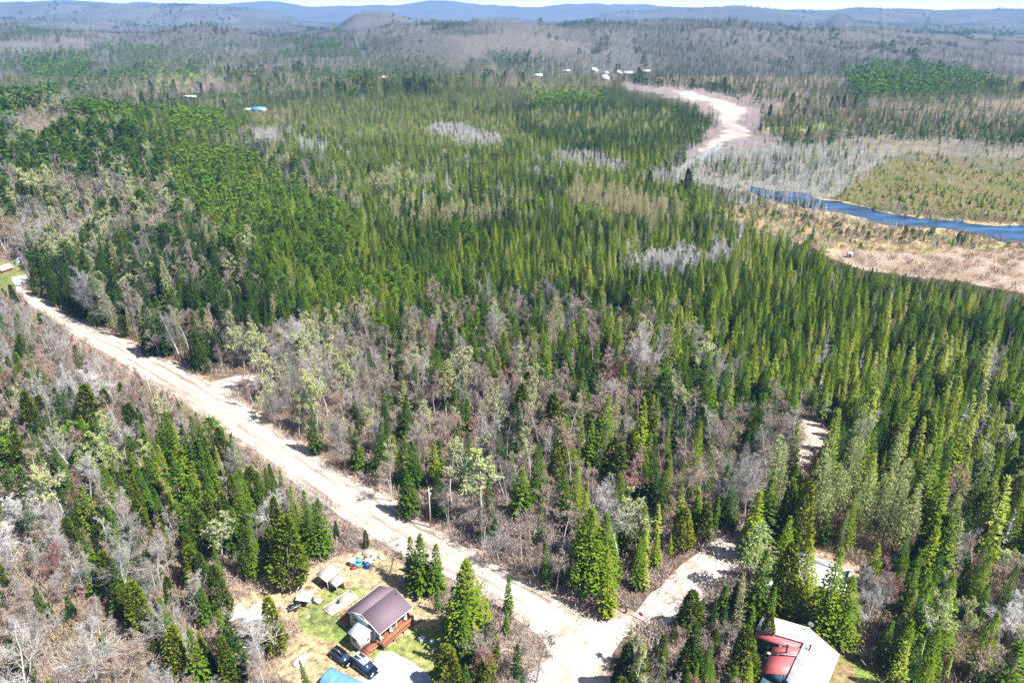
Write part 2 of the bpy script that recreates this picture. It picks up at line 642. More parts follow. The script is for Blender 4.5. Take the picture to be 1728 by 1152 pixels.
def crown_dead(r, lod=0):
    mb = MB()
    n = 120 if lod == 0 else (34 if lod == 1 else 12)
    t = r.uniform(.18, .97, n)
    a = r.uniform(0, 6.283, n)
    c = np.stack([np.zeros(n), np.zeros(n), 12 * t], 1)
    d = np.stack([np.cos(a), np.sin(a), r.uniform(-.45, .25, n)], 1)
    L = (1.25 * (1 - t) ** .7 + .18) * r.uniform(.4, 1.2, n)
    w_ = .08 if lod == 0 else (.24 if lod == 1 else .45)
    mb.quads(kites(c, d, r.normal(0, 1, (n, 3)), L, w_))
    if lod == 0:
        c2 = c + unit(d) * (L * .5)[:, None]
        mb.quads(kites(c2, d + r.normal(0, .5, (n, 3)), r.normal(0, 1, (n, 3)), L * .5, .05))
    return mb


def straight_trunk(h=11.6, r0=.17, lod=0):
    mb = MB()
    k = 6 if lod == 0 else 3
    mb.tube((0, 0, -.25), (0, 0, h * .5), r0, r0 * .62, k, caps=False)
    mb.tube((0, 0, h * .5), (0, 0, h), r0 * .62, r0 * .12, k, caps=False)
    return mb


def join(a, b, na):
    """b appended after a; b's material indices shifted by na"""
    o = MB()
    for q, s in ((a, 0), (b, na)):
        if q.n:
            o.add(np.vstack(q.v), q.f, 0)
            o.m[-len(q.f):] = [x + s for x in q.m]
    return o


KINDS = {}


def register(kind, builder, mats_trunk, mats_crown, nhi, nmid=3, nlo=3):
    """builder(r, variant, lod) -> trunk MB, crown MB"""
    hi, src = [], []
    for v in range(nhi + nmid + nlo):
        lod = 0 if v < nhi else (1 if v < nhi + nmid else 2)
        r = np.random.default_rng(1000 + 37 * len(KINDS) + v)
        T, C = builder(r, v if lod == 0 else (v - nhi) % max(nmid, nlo), lod)
        if lod == 0:
            hi.append((T.mesh(kind + '_trunk', [mats_trunk]), C.mesh(kind + '_crown', mats_crown)))
        src.append(join(T, C, 1).mesh('%s_whole_%02d' % (kind, v), [mats_trunk] + list(mats_crown)))
    col = bpy.data.collections.new('%s_models' % kind)     # not linked to the scene: only read by the forests' geometry nodes
    for i, me in enumerate(src):
        o = bpy.data.objects.new('%s_model_%02d' % (kind, i), me)
        col.objects.link(o)
    KINDS[kind] = dict(hi=hi, col=col, nhi=nhi, nmid=nmid, nlo=nlo)


def b_spruce(r, v, lod):
    if lod == 0 and v >= 6:
        return straight_trunk(11.6, .15, 0), crown_spruce(r, [2.3, 1.9][v - 6], 0, base=.04, lev=.21, gap=.08, droop=[.12, .22][v - 6], cl=.36, cw=.24, dens=1.5)
    R = [1.25, 1.5, 1.75, 2.1, 2.35, 1.05][v % 6]
    return straight_trunk(11.6, .15, lod), crown_spruce(r, R, lod, base=[.08, .12, .05, .05, .06, .2][v % 6], gap=[.1, .05, .05, .03, .03, .22][v % 6], droop=[.3, .2, .25, .15, .1, .35][v % 6])


def b_cedar(r, v, lod):
    return straight_trunk(10.5, .17, lod), crown_cedar(r, [2.0, 2.5, 1.7, 2.2][v % 4], 1700, lod)


def b_pine(r, v, lod):
    if v % 5 < 3:      # planted pines, rounded and dense
        return straight_trunk(11.4, .16, lod), crown_pine(r, [1.6, 1.9, 1.5][v % 5], .2, 52, lod, .6, .6, True)
    return straight_trunk(11.4, .2, lod), crown_pine(r, [0, 0, 0, 3.3, 2.9][v % 5], .16, 62, lod, .22, .62)


def b_larch(r, v, lod):
    return straight_trunk(11.6, .12, lod), crown_larch(r, [1.4, 1.8, 2.1, 1.6][v % 4], lod, [.12, .25, .4, .2][v % 4])


def b_bare(kind):
    return lambda r, v, lod: bare_tree(r, kind, lod)


def b_dead(r, v, lod):
    return straight_trunk([12, 10.5, 12, 9][v % 4], .13, lod), crown_dead(r, lod)


def b_brush(r, v, lod):
    mb = MB()
    n = [70, 26, 10][lod]
    s = [1, 1.8, 3][lod]
    p = r.normal(0, .7, (n, 3)) * [1, 1, 0]
    d = np.array([0, 0, 1.0]) + r.normal(0, .5, (n, 3))
    mb.quads(kites(p, d, r.normal(0, 1, (n, 3)), r.uniform(.6, 1.9, n), .05 * s))
    q = p + unit(d) * .8
    mb.quads(kites(q, d + r.normal(0, .5, (n, 3)), r.normal(0, 1, (n, 3)), r.uniform(.3, .7, n), .09 * s))
    return MB_tri(), mb


def MB_tri():
    m = MB()
    m.tube((0, 0, -.1), (0, 0, .3), .03, .01, 3, caps=False)
    return m


register('spruce', b_spruce, M['bark'], [M['spruce']], 8, 4, 3)
register('cedar', b_cedar, M['bark'], [M['cedar']], 4)
register('pine', b_pine, M['bark'], [M['pine'], M['bark']], 5, 3, 3)
register('larch', b_larch, M['bark'], [M['larch']], 4)
register('maple', b_bare('maple'), M['maple_bark'], [M['maple']], 5)
register('birch', b_bare('birch'), M['birch_bark'], [M['birch']], 5)
register('aspen', b_bare('aspen'), M['birch_bark'], [M['birch'], M['aspen']], 4)
register('dead', b_dead, M['dead_bark'], [M['dead']], 4)
register('brush', b_brush, M['bark'], [M['brush']], 4)

# ------------------------------------------------------------------ the map, in pixels of the photograph
# gravel road: upper and lower edge
ROAD_UP = [(38, 484), (60, 499), (105, 522), (150, 545), (195, 566), (240, 588), (285, 608), (330, 632), (365, 652), (400, 671), (435, 697), (470, 722), (515, 754), (560, 783), (600, 810), (640, 834), (672, 856), (700, 874), (730, 890), (760, 905), (795, 927), (830, 950), (865, 968), (900, 986), (940, 1008), (980, 1030)]
ROAD_LO = [(28, 490), (40, 506), (88, 540), (130, 568), (175, 596), (210, 616), (250, 644), (290, 668), (325, 692), (360, 716), (400, 744), (435, 768), (470, 794), (512, 828), (545, 852), (585, 880), (622, 902), (660, 924), (700, 946), (738, 964), (775, 985), (815, 1006), (850, 1026), (885, 1052), (918, 1082), (940, 1112)]
ROAD_VIS = ROAD_UP + [(1000, 1040), (1060, 1040), (1060, 1075), (1035, 1152), (905, 1152), (935, 1110)] + ROAD_LO[::-1]
JUNCTION = [(940, 1008), (980, 1030), (1004, 1043), (1040, 1044), (1075, 1036), (1110, 1015), (1135, 1030), (1085, 1062), (1052, 1076), (1032, 1105), (1030, 1152), (1034, 1260), (850, 1260), (900, 1152), (936, 1112), (918, 1080), (890, 1055)]
SIDE = [(1070, 1036), (1095, 1004), (1125, 976), (1160, 946), (1197, 919), (1230, 897), (1258, 894), (1268, 915), (1250, 945), (1226, 976), (1196, 1002), (1165, 1026), (1140, 1046), (1100, 1062)]
DRIVE2 = [(1248, 905), (1235, 890), (1262, 870), (1290, 842), (1318, 800), (1340, 770), (1352, 748), (1340, 720), (1352, 706), (1410, 725), (1402, 748), (1372, 760), (1368, 785), (1345, 810), (1318, 850), (1290, 875)]
SPUR = [(335, 652), (370, 640), (410, 633), (450, 626), (480, 622), (490, 628), (455, 640), (420, 650), (400, 668), (375, 668)]
YARD = [(468, 985), (500, 966), (545, 950), (590, 930), (625, 925), (665, 935), (700, 975), (722, 1010), (742, 1050), (765, 1080), (796, 1092), (780, 1125), (768, 1152), (760, 1260), (500, 1260), (505, 1160), (466, 1132), (482, 1095), (500, 1060), (478, 1045), (440, 1050), (385, 1045), (380, 1020), (420, 1000)]
LAWN = [(500, 1020), (560, 990), (600, 985), (620, 1000), (560, 1040), (600, 1090), (650, 1090), (700, 1060), (730, 1062), (760, 1085), (790, 1100), (772, 1152), (740, 1152), (690, 1112), (650, 1096), (628, 1108), (560, 1080), (500, 1062)]
SITE = [(1345, 935), (1385, 925), (1430, 940), (1462, 962), (1455, 1000), (1440, 1035), (1455, 1070), (1420, 1090), (1400, 1060), (1400, 1000), (1380, 985), (1300, 990), (1290, 960), (1310, 945)]
HOUSE2 = [(1285, 1045), (1370, 1052), (1412, 1090), (1432, 1100), (1430, 1152), (1420, 1260), (1270, 1260), (1290, 1100)]
HOUSE2_YARD = [(1395, 1075), (1440, 1090), (1480, 1120), (1500, 1152), (1470, 1260), (1360, 1260), (1385, 1152)]
FARYARD = [(-40, 440), (20, 438), (50, 445), (48, 470), (40, 478), (20, 485), (-40, 500)]
RIVER_UP = [(1268, 312), (1288, 320), (1310, 322), (1345, 326), (1385, 334), (1425, 344), (1460, 352), (1500, 363), (1545, 368), (1590, 373), (1640, 377), (1690, 381), (1760, 384), (1900, 392)]
RIVER_LO = [(1262, 320), (1290, 338), (1330, 345), (1365, 350), (1400, 357), (1440, 366), (1480, 374), (1520, 381), (1560, 384), (1600, 387), (1650, 397), (1700, 407), (1760, 412), (1900, 424)]
RIVER = RIVER_UP + RIVER_LO[::-1]
SEDGE = [(1395, 428), (1430, 420), (1470, 424), (1520, 420), (1560, 425), (1600, 420), (1660, 422), (1760, 425), (1900, 440), (1900, 520), (1728, 498), (1680, 488), (1620, 476), (1560, 470), (1500, 462), (1440, 450)]
SHRUBBOG = [(1180, 350), (1290, 345), (1400, 362), (1500, 386), (1600, 392), (1700, 412), (1900, 430), (1900, 470), (1640, 435), (1480, 430), (1380, 420), (1260, 385)]
MOSS = [(1500, 262), (1560, 256), (1620, 262), (1728, 270), (1900, 280), (1900, 384), (1728, 380), (1600, 370), (1500, 358), (1405, 337), (1450, 295)]
GREYBOG = [(1090, 285), (1150, 262), (1230, 248), (1300, 240), (1400, 236), (1535, 250), (1480, 275), (1440, 300), (1400, 335), (1340, 328), (1280, 330), (1200, 312), (1120, 296)]
STREAM = [(1130, 152), (1180, 160), (1215, 170), (1255, 180), (1262, 188), (1246, 200), (1250, 214), (1272, 230), (1250, 236), (1218, 240), (1196, 254), (1176, 254), (1190, 238), (1218, 229), (1222, 212), (1216, 200), (1226, 190), (1190, 174), (1150, 162)]
STREAMSIDE = [(1050, 132), (1150, 140), (1220, 158), (1290, 182), (1280, 205), (1330, 235), (1300, 250), (1220, 256), (1185, 275), (1150, 265), (1165, 238), (1190, 215), (1210, 200), (1160, 172), (1060, 150)]
DEADSTRIP = [(1420, 222), (1500, 220), (1728, 235), (1900, 245), (1900, 285), (1728, 272), (1520, 258), (1420, 248)]
SANDPATCH = [(1346, 704), (1412, 722), (1402, 752), (1374, 764), (1364, 792), (1342, 800), (1350, 745)]
CLEAR = [ROAD_VIS, JUNCTION, SIDE, SANDPATCH, SPUR, YARD, SITE, HOUSE2, HOUSE2_YARD, FARYARD, [p for p in RIVER_UP if p[0] > 1370] + [p for p in RIVER_LO if p[0] > 1385][::-1], SEDGE, STREAM]
BASECLEAR = [HOUSE2_YARD, [(462, 1060), (500, 1060), (560, 1300), (440, 1300)]]

# forest kinds by area: (polygon, {kind: share}, (min height, max height), density, (tint low, tint high))
A = dict
REG = [
    ([(-900, -50), (2700, -50), (2700, 1900), (-900, 1900)], A(m=.34, s=.46, b=.06, c=.06, p=.05, a=.01, l=.04), (9, 14), 1, (.1, .6)),
    # far left mixed valley
    ([(-900, 75), (560, 62), (860, 100), (1040, 130), (1000, 150), (560, 165), (-900, 185)], A(s=.46, p=.13, m=.16, b=.06, l=.12, a=.004, c=.07), (9, 14), 1, (.1, .7)),
    ([(-900, 42), (0, 40), (200, 60), (560, 62), (900, 95), (560, 108), (-900, 100)], A(s=.44, p=.24, m=.27, b=.05), (9, 14), 1, (.1, .55)),
    ([(40, 95), (120, 92), (160, 110), (140, 130), (60, 130), (30, 112)], A(p=1), (11, 15), 1, (.2, .7)),
    ([(-900, 62), (80, 66), (170, 78), (80, 82), (-900, 85)], A(m=.9, s=.1), (9, 12), 1, (.2, .6)),
    ([(180, 75), (300, 80), (380, 95), (250, 110), (190, 95)], A(p=.5, s=.3, m=.2), (9, 14), 1, (.2, .7)),
    # grey hills right of the middle
    ([(560, 70), (650, 38), (860, 45), (1030, 30), (1400, 40), (1900, 75), (1900, 130), (1480, 110), (1180, 128), (900, 110), (760, 100), (640, 90)], A(m=.60, s=.29, b=.06, c=.05), (9, 13), 1, (.0, .5)),
    ([(560, 60), (580, 30), (640, 20), (680, 30), (640, 42), (600, 55)], A(s=.6, m=.4), (9, 13), 1, (0, .3)),
    ([(700, 40), (860, 45), (1000, 32), (1020, 50), (880, 60), (760, 58)], A(s=.5, p=.1, m=.4), (9, 13), 1, (0, .3)),
    ([(820, 84), (1000, 90), (1100, 110), (1080, 118), (900, 112), (830, 104)], A(s=.5, p=.2, m=.2, b=.1), (9, 13), 1, (.1, .4)),
    ([(1100, 95), (1300, 108), (1480, 130), (1470, 172), (1330, 170), (1250, 150), (1150, 138), (1090, 125)], A(s=.88, m=.06, d=.06), (8, 12), 1, (.05, .4)),
    ([(1200, 70), (1330, 74), (1360, 96), (1240, 98)], A(s=.4, m=.6), (8, 12), 1, (.05, .35)),
    ([(1560, 80), (1728, 90), (1900, 100), (1900, 150), (1728, 145), (1600, 118)], A(s=.55, m=.36, b=.09), (9, 14), 1, (.05, .3)),
    ([(1430, 128), (1470, 106), (1560, 112), (1640, 120), (1670, 135), (1640, 160), (1520, 168), (1440, 162)], A(p=.66, s=.26, m=.08), (11, 16), 1, (.2, .7)),
    ([(1460, 160), (1640, 158), (1728, 160), (1900, 165), (1900, 190), (1480, 185)], A(l=.4, b=.2, s=.3, m=.1), (8, 12), 1, (.2, .5)),
    # the great conifer bog
    ([(120, 172), (400, 176), (420, 168), (620, 158), (860, 150), (1180, 142), (1230, 190), (1170, 240), (1120, 270), (1100, 290), (1280, 335), (1400, 415), (1500, 450), (1728, 490), (1900, 510), (1900, 900), (1500, 760), (1100, 520), (760, 500), (500, 400), (250, 260)], A(s=.86, l=.09, d=.02, b=.02, c=.01), (6, 10.5), 1.12, (.15, .95)),
    ([(1270, 190), (1480, 176), (1728, 182), (1900, 186), (1900, 240), (1728, 236), (1480, 222), (1330, 232)], A(s=.88, l=.06, d=.06), (6, 9), 1.1, (.1, .55)),
    ([(1290, 240), (1400, 232), (1500, 230), (1450, 262), (1430, 280), (1330, 270)], A(s=.55, d=.25, l=.2), (5, 8), .9, (.2, .7)),
    ([(400, 178), (560, 170), (760, 178), (960, 200), (900, 230), (760, 250), (560, 215), (420, 200)], A(s=.62, l=.38), (5, 9), 1.1, (.45, .9)),
    ([(860, 150), (1160, 146), (1210, 205), (1160, 245), (1000, 250), (880, 215)], A(s=.86, l=.10, p=.04), (7, 11), 1.1, (.1, .5)),
    ([(880, 150), (960, 143), (1010, 150), (1010, 175), (900, 178)], A(p=.95, l=.05), (9, 12), 1, (.4, .9)),
    ([(70, 176), (200, 176), (260, 186), (250, 196), (150, 195)], A(p=1), (8, 11), 1, (.3, .8)),
    ([(270, 185), (370, 180), (380, 215), (300, 225)], A(p=.9, s=.1), (8, 11), 1, (.4, .9)),
    # larch streaks
    ([(410, 186), (470, 180), (520, 190), (470, 200), (420, 200)], A(l=.8, s=.2), (6, 9), 1, (.2, .5)),
    ([(300, 225), (430, 215), (480, 262), (560, 300), (620, 330), (600, 345), (520, 320), (420, 275), (330, 250)], A(l=.38, s=.40, b=.12, p=.1), (7, 11), 1, (0, .45)),
    ([(590, 285), (690, 290), (700, 318), (600, 310)], A(l=.7, s=.3), (8, 11), 1, (.2, .7)),
    ([(640, 330), (760, 340), (880, 350), (870, 380), (740, 372), (650, 360)], A(l=.5, s=.5), (7, 10), 1.1, (.0, .4)),
    ([(960, 318), (1010, 312), (1080, 322), (1140, 345), (1145, 368), (1060, 355), (970, 340)], A(l=.9, s=.1), (8, 11), 1.25, (.05, .5)),
    ([(700, 325), (800, 320), (940, 300), (960, 318), (820, 345), (720, 345)], A(l=.42, s=.58), (7, 10), 1.1, (.1, .5)),
    ([(880, 180), (1080, 190), (1140, 215), (1060, 225), (900, 205)], A(s=.6, l=.4), (7, 10), 1.1, (.3, .6)),
    # pale dead / birch patches in the bog
    ([(715, 202), (780, 204), (845, 222), (840, 238), (780, 234), (720, 218)], A(d=.6, b=.4), (5, 7), .9, (.7, 1)),
    ([(425, 214), (480, 210), (482, 232), (430, 232)], A(b=.8, d=.2), (7, 9), 1, (.3, .8)),
    ([(495, 228), (550, 230), (556, 252), (500, 246)], A(d=.7, s=.3), (7, 9), 1, (.3, .8)),
    ([(930, 248), (1000, 252), (1060, 270), (1050, 282), (940, 262)], A(d=.6, b=.4), (5, 7), .9, (.5, .9)),
    ([(1040, 440), (1100, 426), (1180, 418), (1250, 414), (1250, 436), (1160, 446), (1070, 452)], A(b=.9, d=.1), (6, 8), 1.3, (.7, 1)),
    ([(640, 292), (680, 290), (700, 305), (650, 310)], A(a=1), (8, 10), 1, (.3, .6)),
    # planted pine block
    ([(215, 250), (330, 226), (430, 262), (520, 320), (620, 372), (680, 440), (690, 520), (650, 560), (560, 560), (480, 540), (420, 480), (380, 425), (330, 380), (270, 310)], A(p=.36, s=.60, l=.04), (7, 11), 1.15, (.4, .85)),
    ([(560, 360), (760, 380), (840, 430), (860, 480), (760, 520), (680, 500), (660, 430)], A(p=.12, s=.80, l=.08), (7, 11.5), 1.1, (.25, .8)),
    # hillside on the left
    ([(-900, 165), (60, 172), (160, 196), (250, 240), (290, 330), (330, 400), (180, 420), (-900, 430)], A(p=.50, m=.18, s=.16, b=.05, a=.06, c=.05), (10, 16), .95, (.1, .6)),
    ([(10, 182), (110, 190), (180, 205), (200, 225), (120, 215), (60, 240), (30, 215)], A(m=.95, s=.05), (8, 11), 1, (.2, .6)),
    ([(-900, 285), (60, 300), (200, 310), (260, 335), (340, 370), (330, 420), (-900, 420)], A(m=.36, s=.22, b=.12, a=.15, p=.10, c=.05), (10, 15), .85, (.1, .7)),
    ([(-900, 360), (40, 370), (200, 380), (330, 380), (320, 430), (-900, 430)], A(m=.42, b=.22, s=.30, a=.06), (11, 15), .85, (.2, .75)),
    # conifers along the far side of the road
    ([(50, 400), (330, 395), (470, 480), (560, 550), (560, 640), (400, 640), (260, 590), (60, 480)], A(s=.58, c=.06, m=.12, b=.06, a=.05, l=.10, p=.03), (11, 16), .9, (.05, .5)),
    ([(40, 415), (150, 405), (170, 460), (150, 520), (60, 490)], A(p=.3, s=.5, a=.2), (11, 15), .9, (.05, .4)),
    # leafless belt between road and bog
    ([(370, 570), (470, 555), (620, 500), (760, 520), (960, 560), (1180, 640), (1330, 700), (1290, 830), (1200, 900), (1060, 1000), (980, 1030), (880, 960), (700, 860), (560, 780), (440, 700), (390, 650)], A(m=.33, b=.11, s=.40, c=.03, a=.08, l=.05), (9, 14), .8, (.1, .65)),
    ([(380, 560), (580, 560), (600, 660), (540, 720), (420, 660)], A(a=.45, b=.42, m=.13), (10, 14), .85, (.1, .6)),
    ([(600, 500), (960, 540), (1180, 600), (1280, 680), (1080, 700), (800, 640), (620, 590)], A(s=.62, m=.20, b=.08, a=.04, l=.05, p=.01), (9, 14), 1, (.15, .75)),
    ([(880, 700), (1100, 700), (1180, 790), (1170, 920), (1060, 1000), (980, 1000), (960, 850)], A(s=.50, m=.24, b=.15, a=.05, c=.06), (9, 15.5), .85, (.3, .85)),
    ([(700, 780), (960, 820), (980, 980), (880, 960), (740, 880)], A(m=.48, b=.30, s=.12, a=.1), (9, 14), .85, (.0, .5)),
    ([(1080, 860), (1200, 850), (1240, 890), (1160, 960), (1060, 1020)], A(c=.45, s=.3, m=.15, b=.1), (7, 11), 1, (.4, 1)),
    # right hand conifers
    ([(1160, 540), (1400, 480), (1900, 520), (1900, 760), (1600, 740), (1420, 700), (1260, 660)], A(s=.76, l=.10, d=.07, b=.03, m=.02, c=.02), (8, 12.5), 1.05, (.35, 1.1)),
    ([(900, 430), (1300, 380), (1728, 495), (1900, 520), (1900, 610), (1500, 590), (1200, 560)], A(s=.91, l=.03, d=.04, b=.02), (7, 12), 1.1, (.1, 1)),
    ([(1200, 640), (1420, 700), (1900, 740), (1900, 1000), (1480, 920), (1330, 800), (1200, 760)], A(s=.60, l=.15, c=.05, m=.06, b=.03, d=.08, a=.03), (10, 15), .95, (.25, 1)),
    ([(1250, 660), (1370, 690), (1300, 850), (1240, 880), (1180, 820)], A(m=.40, s=.35, b=.15, a=.1), (9, 13), .8, (.1, .6)),
    ([(1370, 755), (1430, 770), (1500, 795), (1600, 850), (1612, 890), (1540, 915), (1450, 900), (1340, 860), (1330, 800)], A(l=.86, s=.14), (13, 16), .95, (.5, 1)),
    ([(1240, 850), (1345, 830), (1480, 905), (1600, 920), (1900, 900), (1900, 1260), (1420, 1260), (1430, 1080), (1290, 1060), (1230, 980)], A(s=.64, c=.14, l=.04, m=.08, b=.05, a=.05), (10, 16), .85, (.3, .95)),
    ([(1610, 890), (1728, 900), (1900, 900), (1900, 1200), (1660, 1180), (1640, 1000)], A(m=.35, s=.38, a=.13, b=.14), (9, 14), .85, (.1, .8)),
    ([(1030, 1040), (1150, 1030), (1290, 1050), (1300, 1260), (1030, 1260)], A(c=.34, s=.22, m=.22, b=.10, a=.12), (6, 10), 1, (.2, .9)),
    # strip below the road
    ([(-900, 480), (40, 490), (200, 590), (400, 720), (360, 760), (200, 700), (-900, 640)], A(m=.58, b=.20, s=.18, c=.04), (8, 12.5), 1.1, (.15, .75)),
    ([(-900, 640), (200, 690), (400, 750), (540, 850), (680, 930), (520, 950), (440, 900), (300, 900), (-900, 860)], A(s=.43, m=.20, b=.12, c=.15, p=.03, a=.07), (9, 13), .95, (.2, .8)),
    ([(-900, 830), (300, 870), (470, 900), (560, 940), (470, 980), (380, 1040), (470, 1100), (500, 1260), (-900, 1260)], A(m=.30, b=.34, s=.15, c=.17, a=.04), (8, 12), 1.05, (.1, .7)),
    ([(-900, 900), (130, 930), (200, 1080), (-900, 1260)], A(c=.30, b=.34, m=.30, s=.06), (7, 11), 1.1, (.15, .6)),
    ([(800, 960), (850, 1020), (900, 1060), (930, 1120), (900, 1260), (740, 1260), (780, 1090)], A(m=.45, b=.28, c=.20, s=.07), (8, 12), 1, (.05, .6)),
    # bogs
    (SHRUBBOG, A(l=.30, d=.36, s=.26, m=.08), (3, 6), .75, (.2, .8)),
    (MOSS, A(l=.45, s=.40, d=.15), (1.5, 3.8), 1.0, (.35, 1)),
    (GREYBOG, A(d=.70, s=.26, l=.04), (4.5, 8.5), 1.05, (.05, .85)),
    (STREAMSIDE, A(d=.9, s=.1), (3.5, 7), 1.15, (.1, .9)),
    ([(1050, 130), (1160, 142), (1240, 150), (1330, 170), (1320, 186), (1240, 172), (1140, 155), (1060, 150)], A(d=.9, s=.1), (5, 8), 1.0, (.1, .6)),
    (DEADSTRIP, A(d=.85, s=.10, l=.05), (4, 7), 1.1, (.0, .5)),
    ([(1150, 285), (1290, 300), (1300, 318), (1420, 336), (1500, 352), (1490, 366), (1400, 352), (1290, 335), (1180, 315)], A(d=.7, s=.28, l=.02), (4, 7), 1.15, (.3, .9)),
    ([(1040, 440), (1100, 426), (1180, 418), (1250, 412), (1250, 430), (1160, 442), (1070, 450)], A(b=1), (8.5, 11), 1.15, (.9, 1.2)),
    ([(960, 318), (1010, 312), (1080, 322), (1140, 345), (1145, 366), (1060, 350), (970, 336)], A(l=.95, s=.05), (9, 12), 1.15, (-.2, .25)),
    ([(150, 47), (420, 54), (560, 50), (560, 64), (380, 68), (180, 60)], A(s=.85, m=.15), (9, 13), 1, (.0, .3)),
    ([(1385, 44), (1400, 26), (1430, 26), (1445, 42)], A(s=1), (9, 13), 1, (.0, .3)),
    ([(560, 55), (580, 34), (640, 22), (690, 32), (640, 40), (600, 50)], A(s=.85, m=.15), (9, 13), 1, (0, .3)),
    ([(985, 50), (1010, 32), (1060, 32), (1080, 50), (1040, 58)], A(s=.75, m=.25), (9, 13), 1, (0, .3)),
    ([(1150, 60), (1180, 40), (1250, 40), (1260, 56), (1190, 80), (1150, 84)], A(s=.65, m=.35), (9, 13), 1, (0, .3)),
]
NAME = A(s='spruce', c='cedar', p='pine', l='larch', m='maple', b='birch', a='aspen', d='dead')
CODES = 'scplmbad'

# ------------------------------------------------------------------ the ground
def srgb(r, g, b):
    return tuple(((c / 255) / 12.92 if c <= 10 else (((c / 255) + .055) / 1.055) ** 2.4) for c in (r, g, b))


GROUND = [   # (polygon, colour, colour 2, patchiness)
    (None, (.22, .17, .135), (.12, .085, .065)),
    ([(120, 160), (1230, 140), (1400, 415), (1900, 520), (1900, 1000), (1340, 800), (1100, 520), (760, 500), (500, 400), (250, 260)], (.04, .042, .02), (.07, .06, .03)),  # conifer floor coloured darker to deepen the shade between the crowns
    ([(1240, 850), (1900, 800), (1900, 1300), (1290, 1300), (1230, 980)], (.11, .085, .05), (.20, .14, .09)),
    ([(-900, 830), (300, 870), (560, 940), (470, 1100), (500, 1300), (-900, 1300)], (.30, .22, .165), (.19, .13, .09)),
    ([(370, 570), (760, 520), (1330, 700), (1290, 830), (1060, 1000), (880, 960), (560, 780), (440, 700)], (.27, .205, .17), (.17, .12, .095)),
    ([(-900, -100), (2700, -100), (2700, 128), (-900, 128)], (.13, .12, .115), (.09, .085, .08)),
    ([(-900, 480), (30, 490), (220, 616), (420, 752), (640, 910), (700, 940), (640, 930), (400, 790), (200, 690), (-900, 640)], (.34, .26, .225), (.21, .155, .125)),
    ([(760, 970), (940, 1060), (940, 1120), (880, 1300), (760, 1300), (800, 1090)], (.32, .25, .22), (.20, .15, .12)),
    (SHRUBBOG, (.40, .28, .17), (.24, .22, .08)),
    (MOSS, (.10, .11, .035), (.16, .125, .06)),
    (GREYBOG, (.24, .22, .18), (.17, .17, .12)),
    (DEADSTRIP, (.24, .20, .14), (.14, .13, .08)),
    (STREAMSIDE, (.25, .19, .18), (.17, .135, .13)),
    (STREAM, (.42, .37, .34), (.27, .23, .215)),
    ([(1290, 214), (1390, 208), (1430, 214), (1400, 222), (1300, 226)], (.32, .34, .10), (.26, .28, .08)),
    (SEDGE, (.34, .26, .205), (.23, .17, .125)),
    ([(1280, 316), (1400, 336), (1500, 358), (1760, 380), (1900, 388), (1900, 430), (1700, 412), (1500, 386), (1300, 345)], (.50, .36, .20), (.36, .28, .15)),
    (YARD, (.34, .27, .16), (.42, .30, .21)),
    (LAWN, (.20, .235, .07), (.29, .28, .12)),
    ([(560, 1048), (600, 1060), (600, 1080), (565, 1075)], (.14, .19, .05), (.26, .27, .11)),
    ([(505, 1022), (560, 1020), (570, 1045), (530, 1058), (505, 1045)], (.15, .18, .06), (.25, .24, .12)),
    ([(640, 1100), (690, 1085), (740, 1100), (760, 1120), (740, 1145), (700, 1120)], (.18, .22, .06), (.30, .29, .12)),
    (SITE, (.46, .36, .28), (.36, .26, .19)),
    (HOUSE2_YARD, (.26, .19, .10), (.16, .16, .05)),
    ([(1440, 1112), (1470, 1118), (1490, 1140), (1470, 1152), (1445, 1140)], (.13, .20, .04), (.20, .23, .06)),
    (FARYARD, (.11, .14, .045), (.19, .19, .08)),
    (DRIVE2, (.52, .43, .37), (.44, .34, .28)),
]


def ground_colour(x, y, z):
    px, py = proj(x, y, z)
    j = 2 + 9 * np.clip(py / 1152, 0, 1)
    ff = np.clip((np.hypot(x, y) - 180) / 120, 0, 1)
    px = px + (fbm(x, y, 5, 3) - .5) * j * 2 + (fbm(x, y, 28, 8) - .5) * 40 * ff
    py = py + (fbm(x, y, 5, 4) - .5) * j * 1.4 + (fbm(x, y, 28, 9) - .5) * 10 * ff
    n = np.clip((fbm(x, y, 7, 5) - .5) * 3.2 + .5, 0, 1)[:, None]
    far = np.clip((fbm(x, y, 160, 6) - .5) * 3 + .5, 0, 1)[:, None]
    n = np.where((np.hypot(x, y) > 700)[:, None], far, n)
    c = np.zeros((len(x), 3))
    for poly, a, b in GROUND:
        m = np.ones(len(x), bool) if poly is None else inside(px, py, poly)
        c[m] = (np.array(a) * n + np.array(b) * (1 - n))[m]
    return c


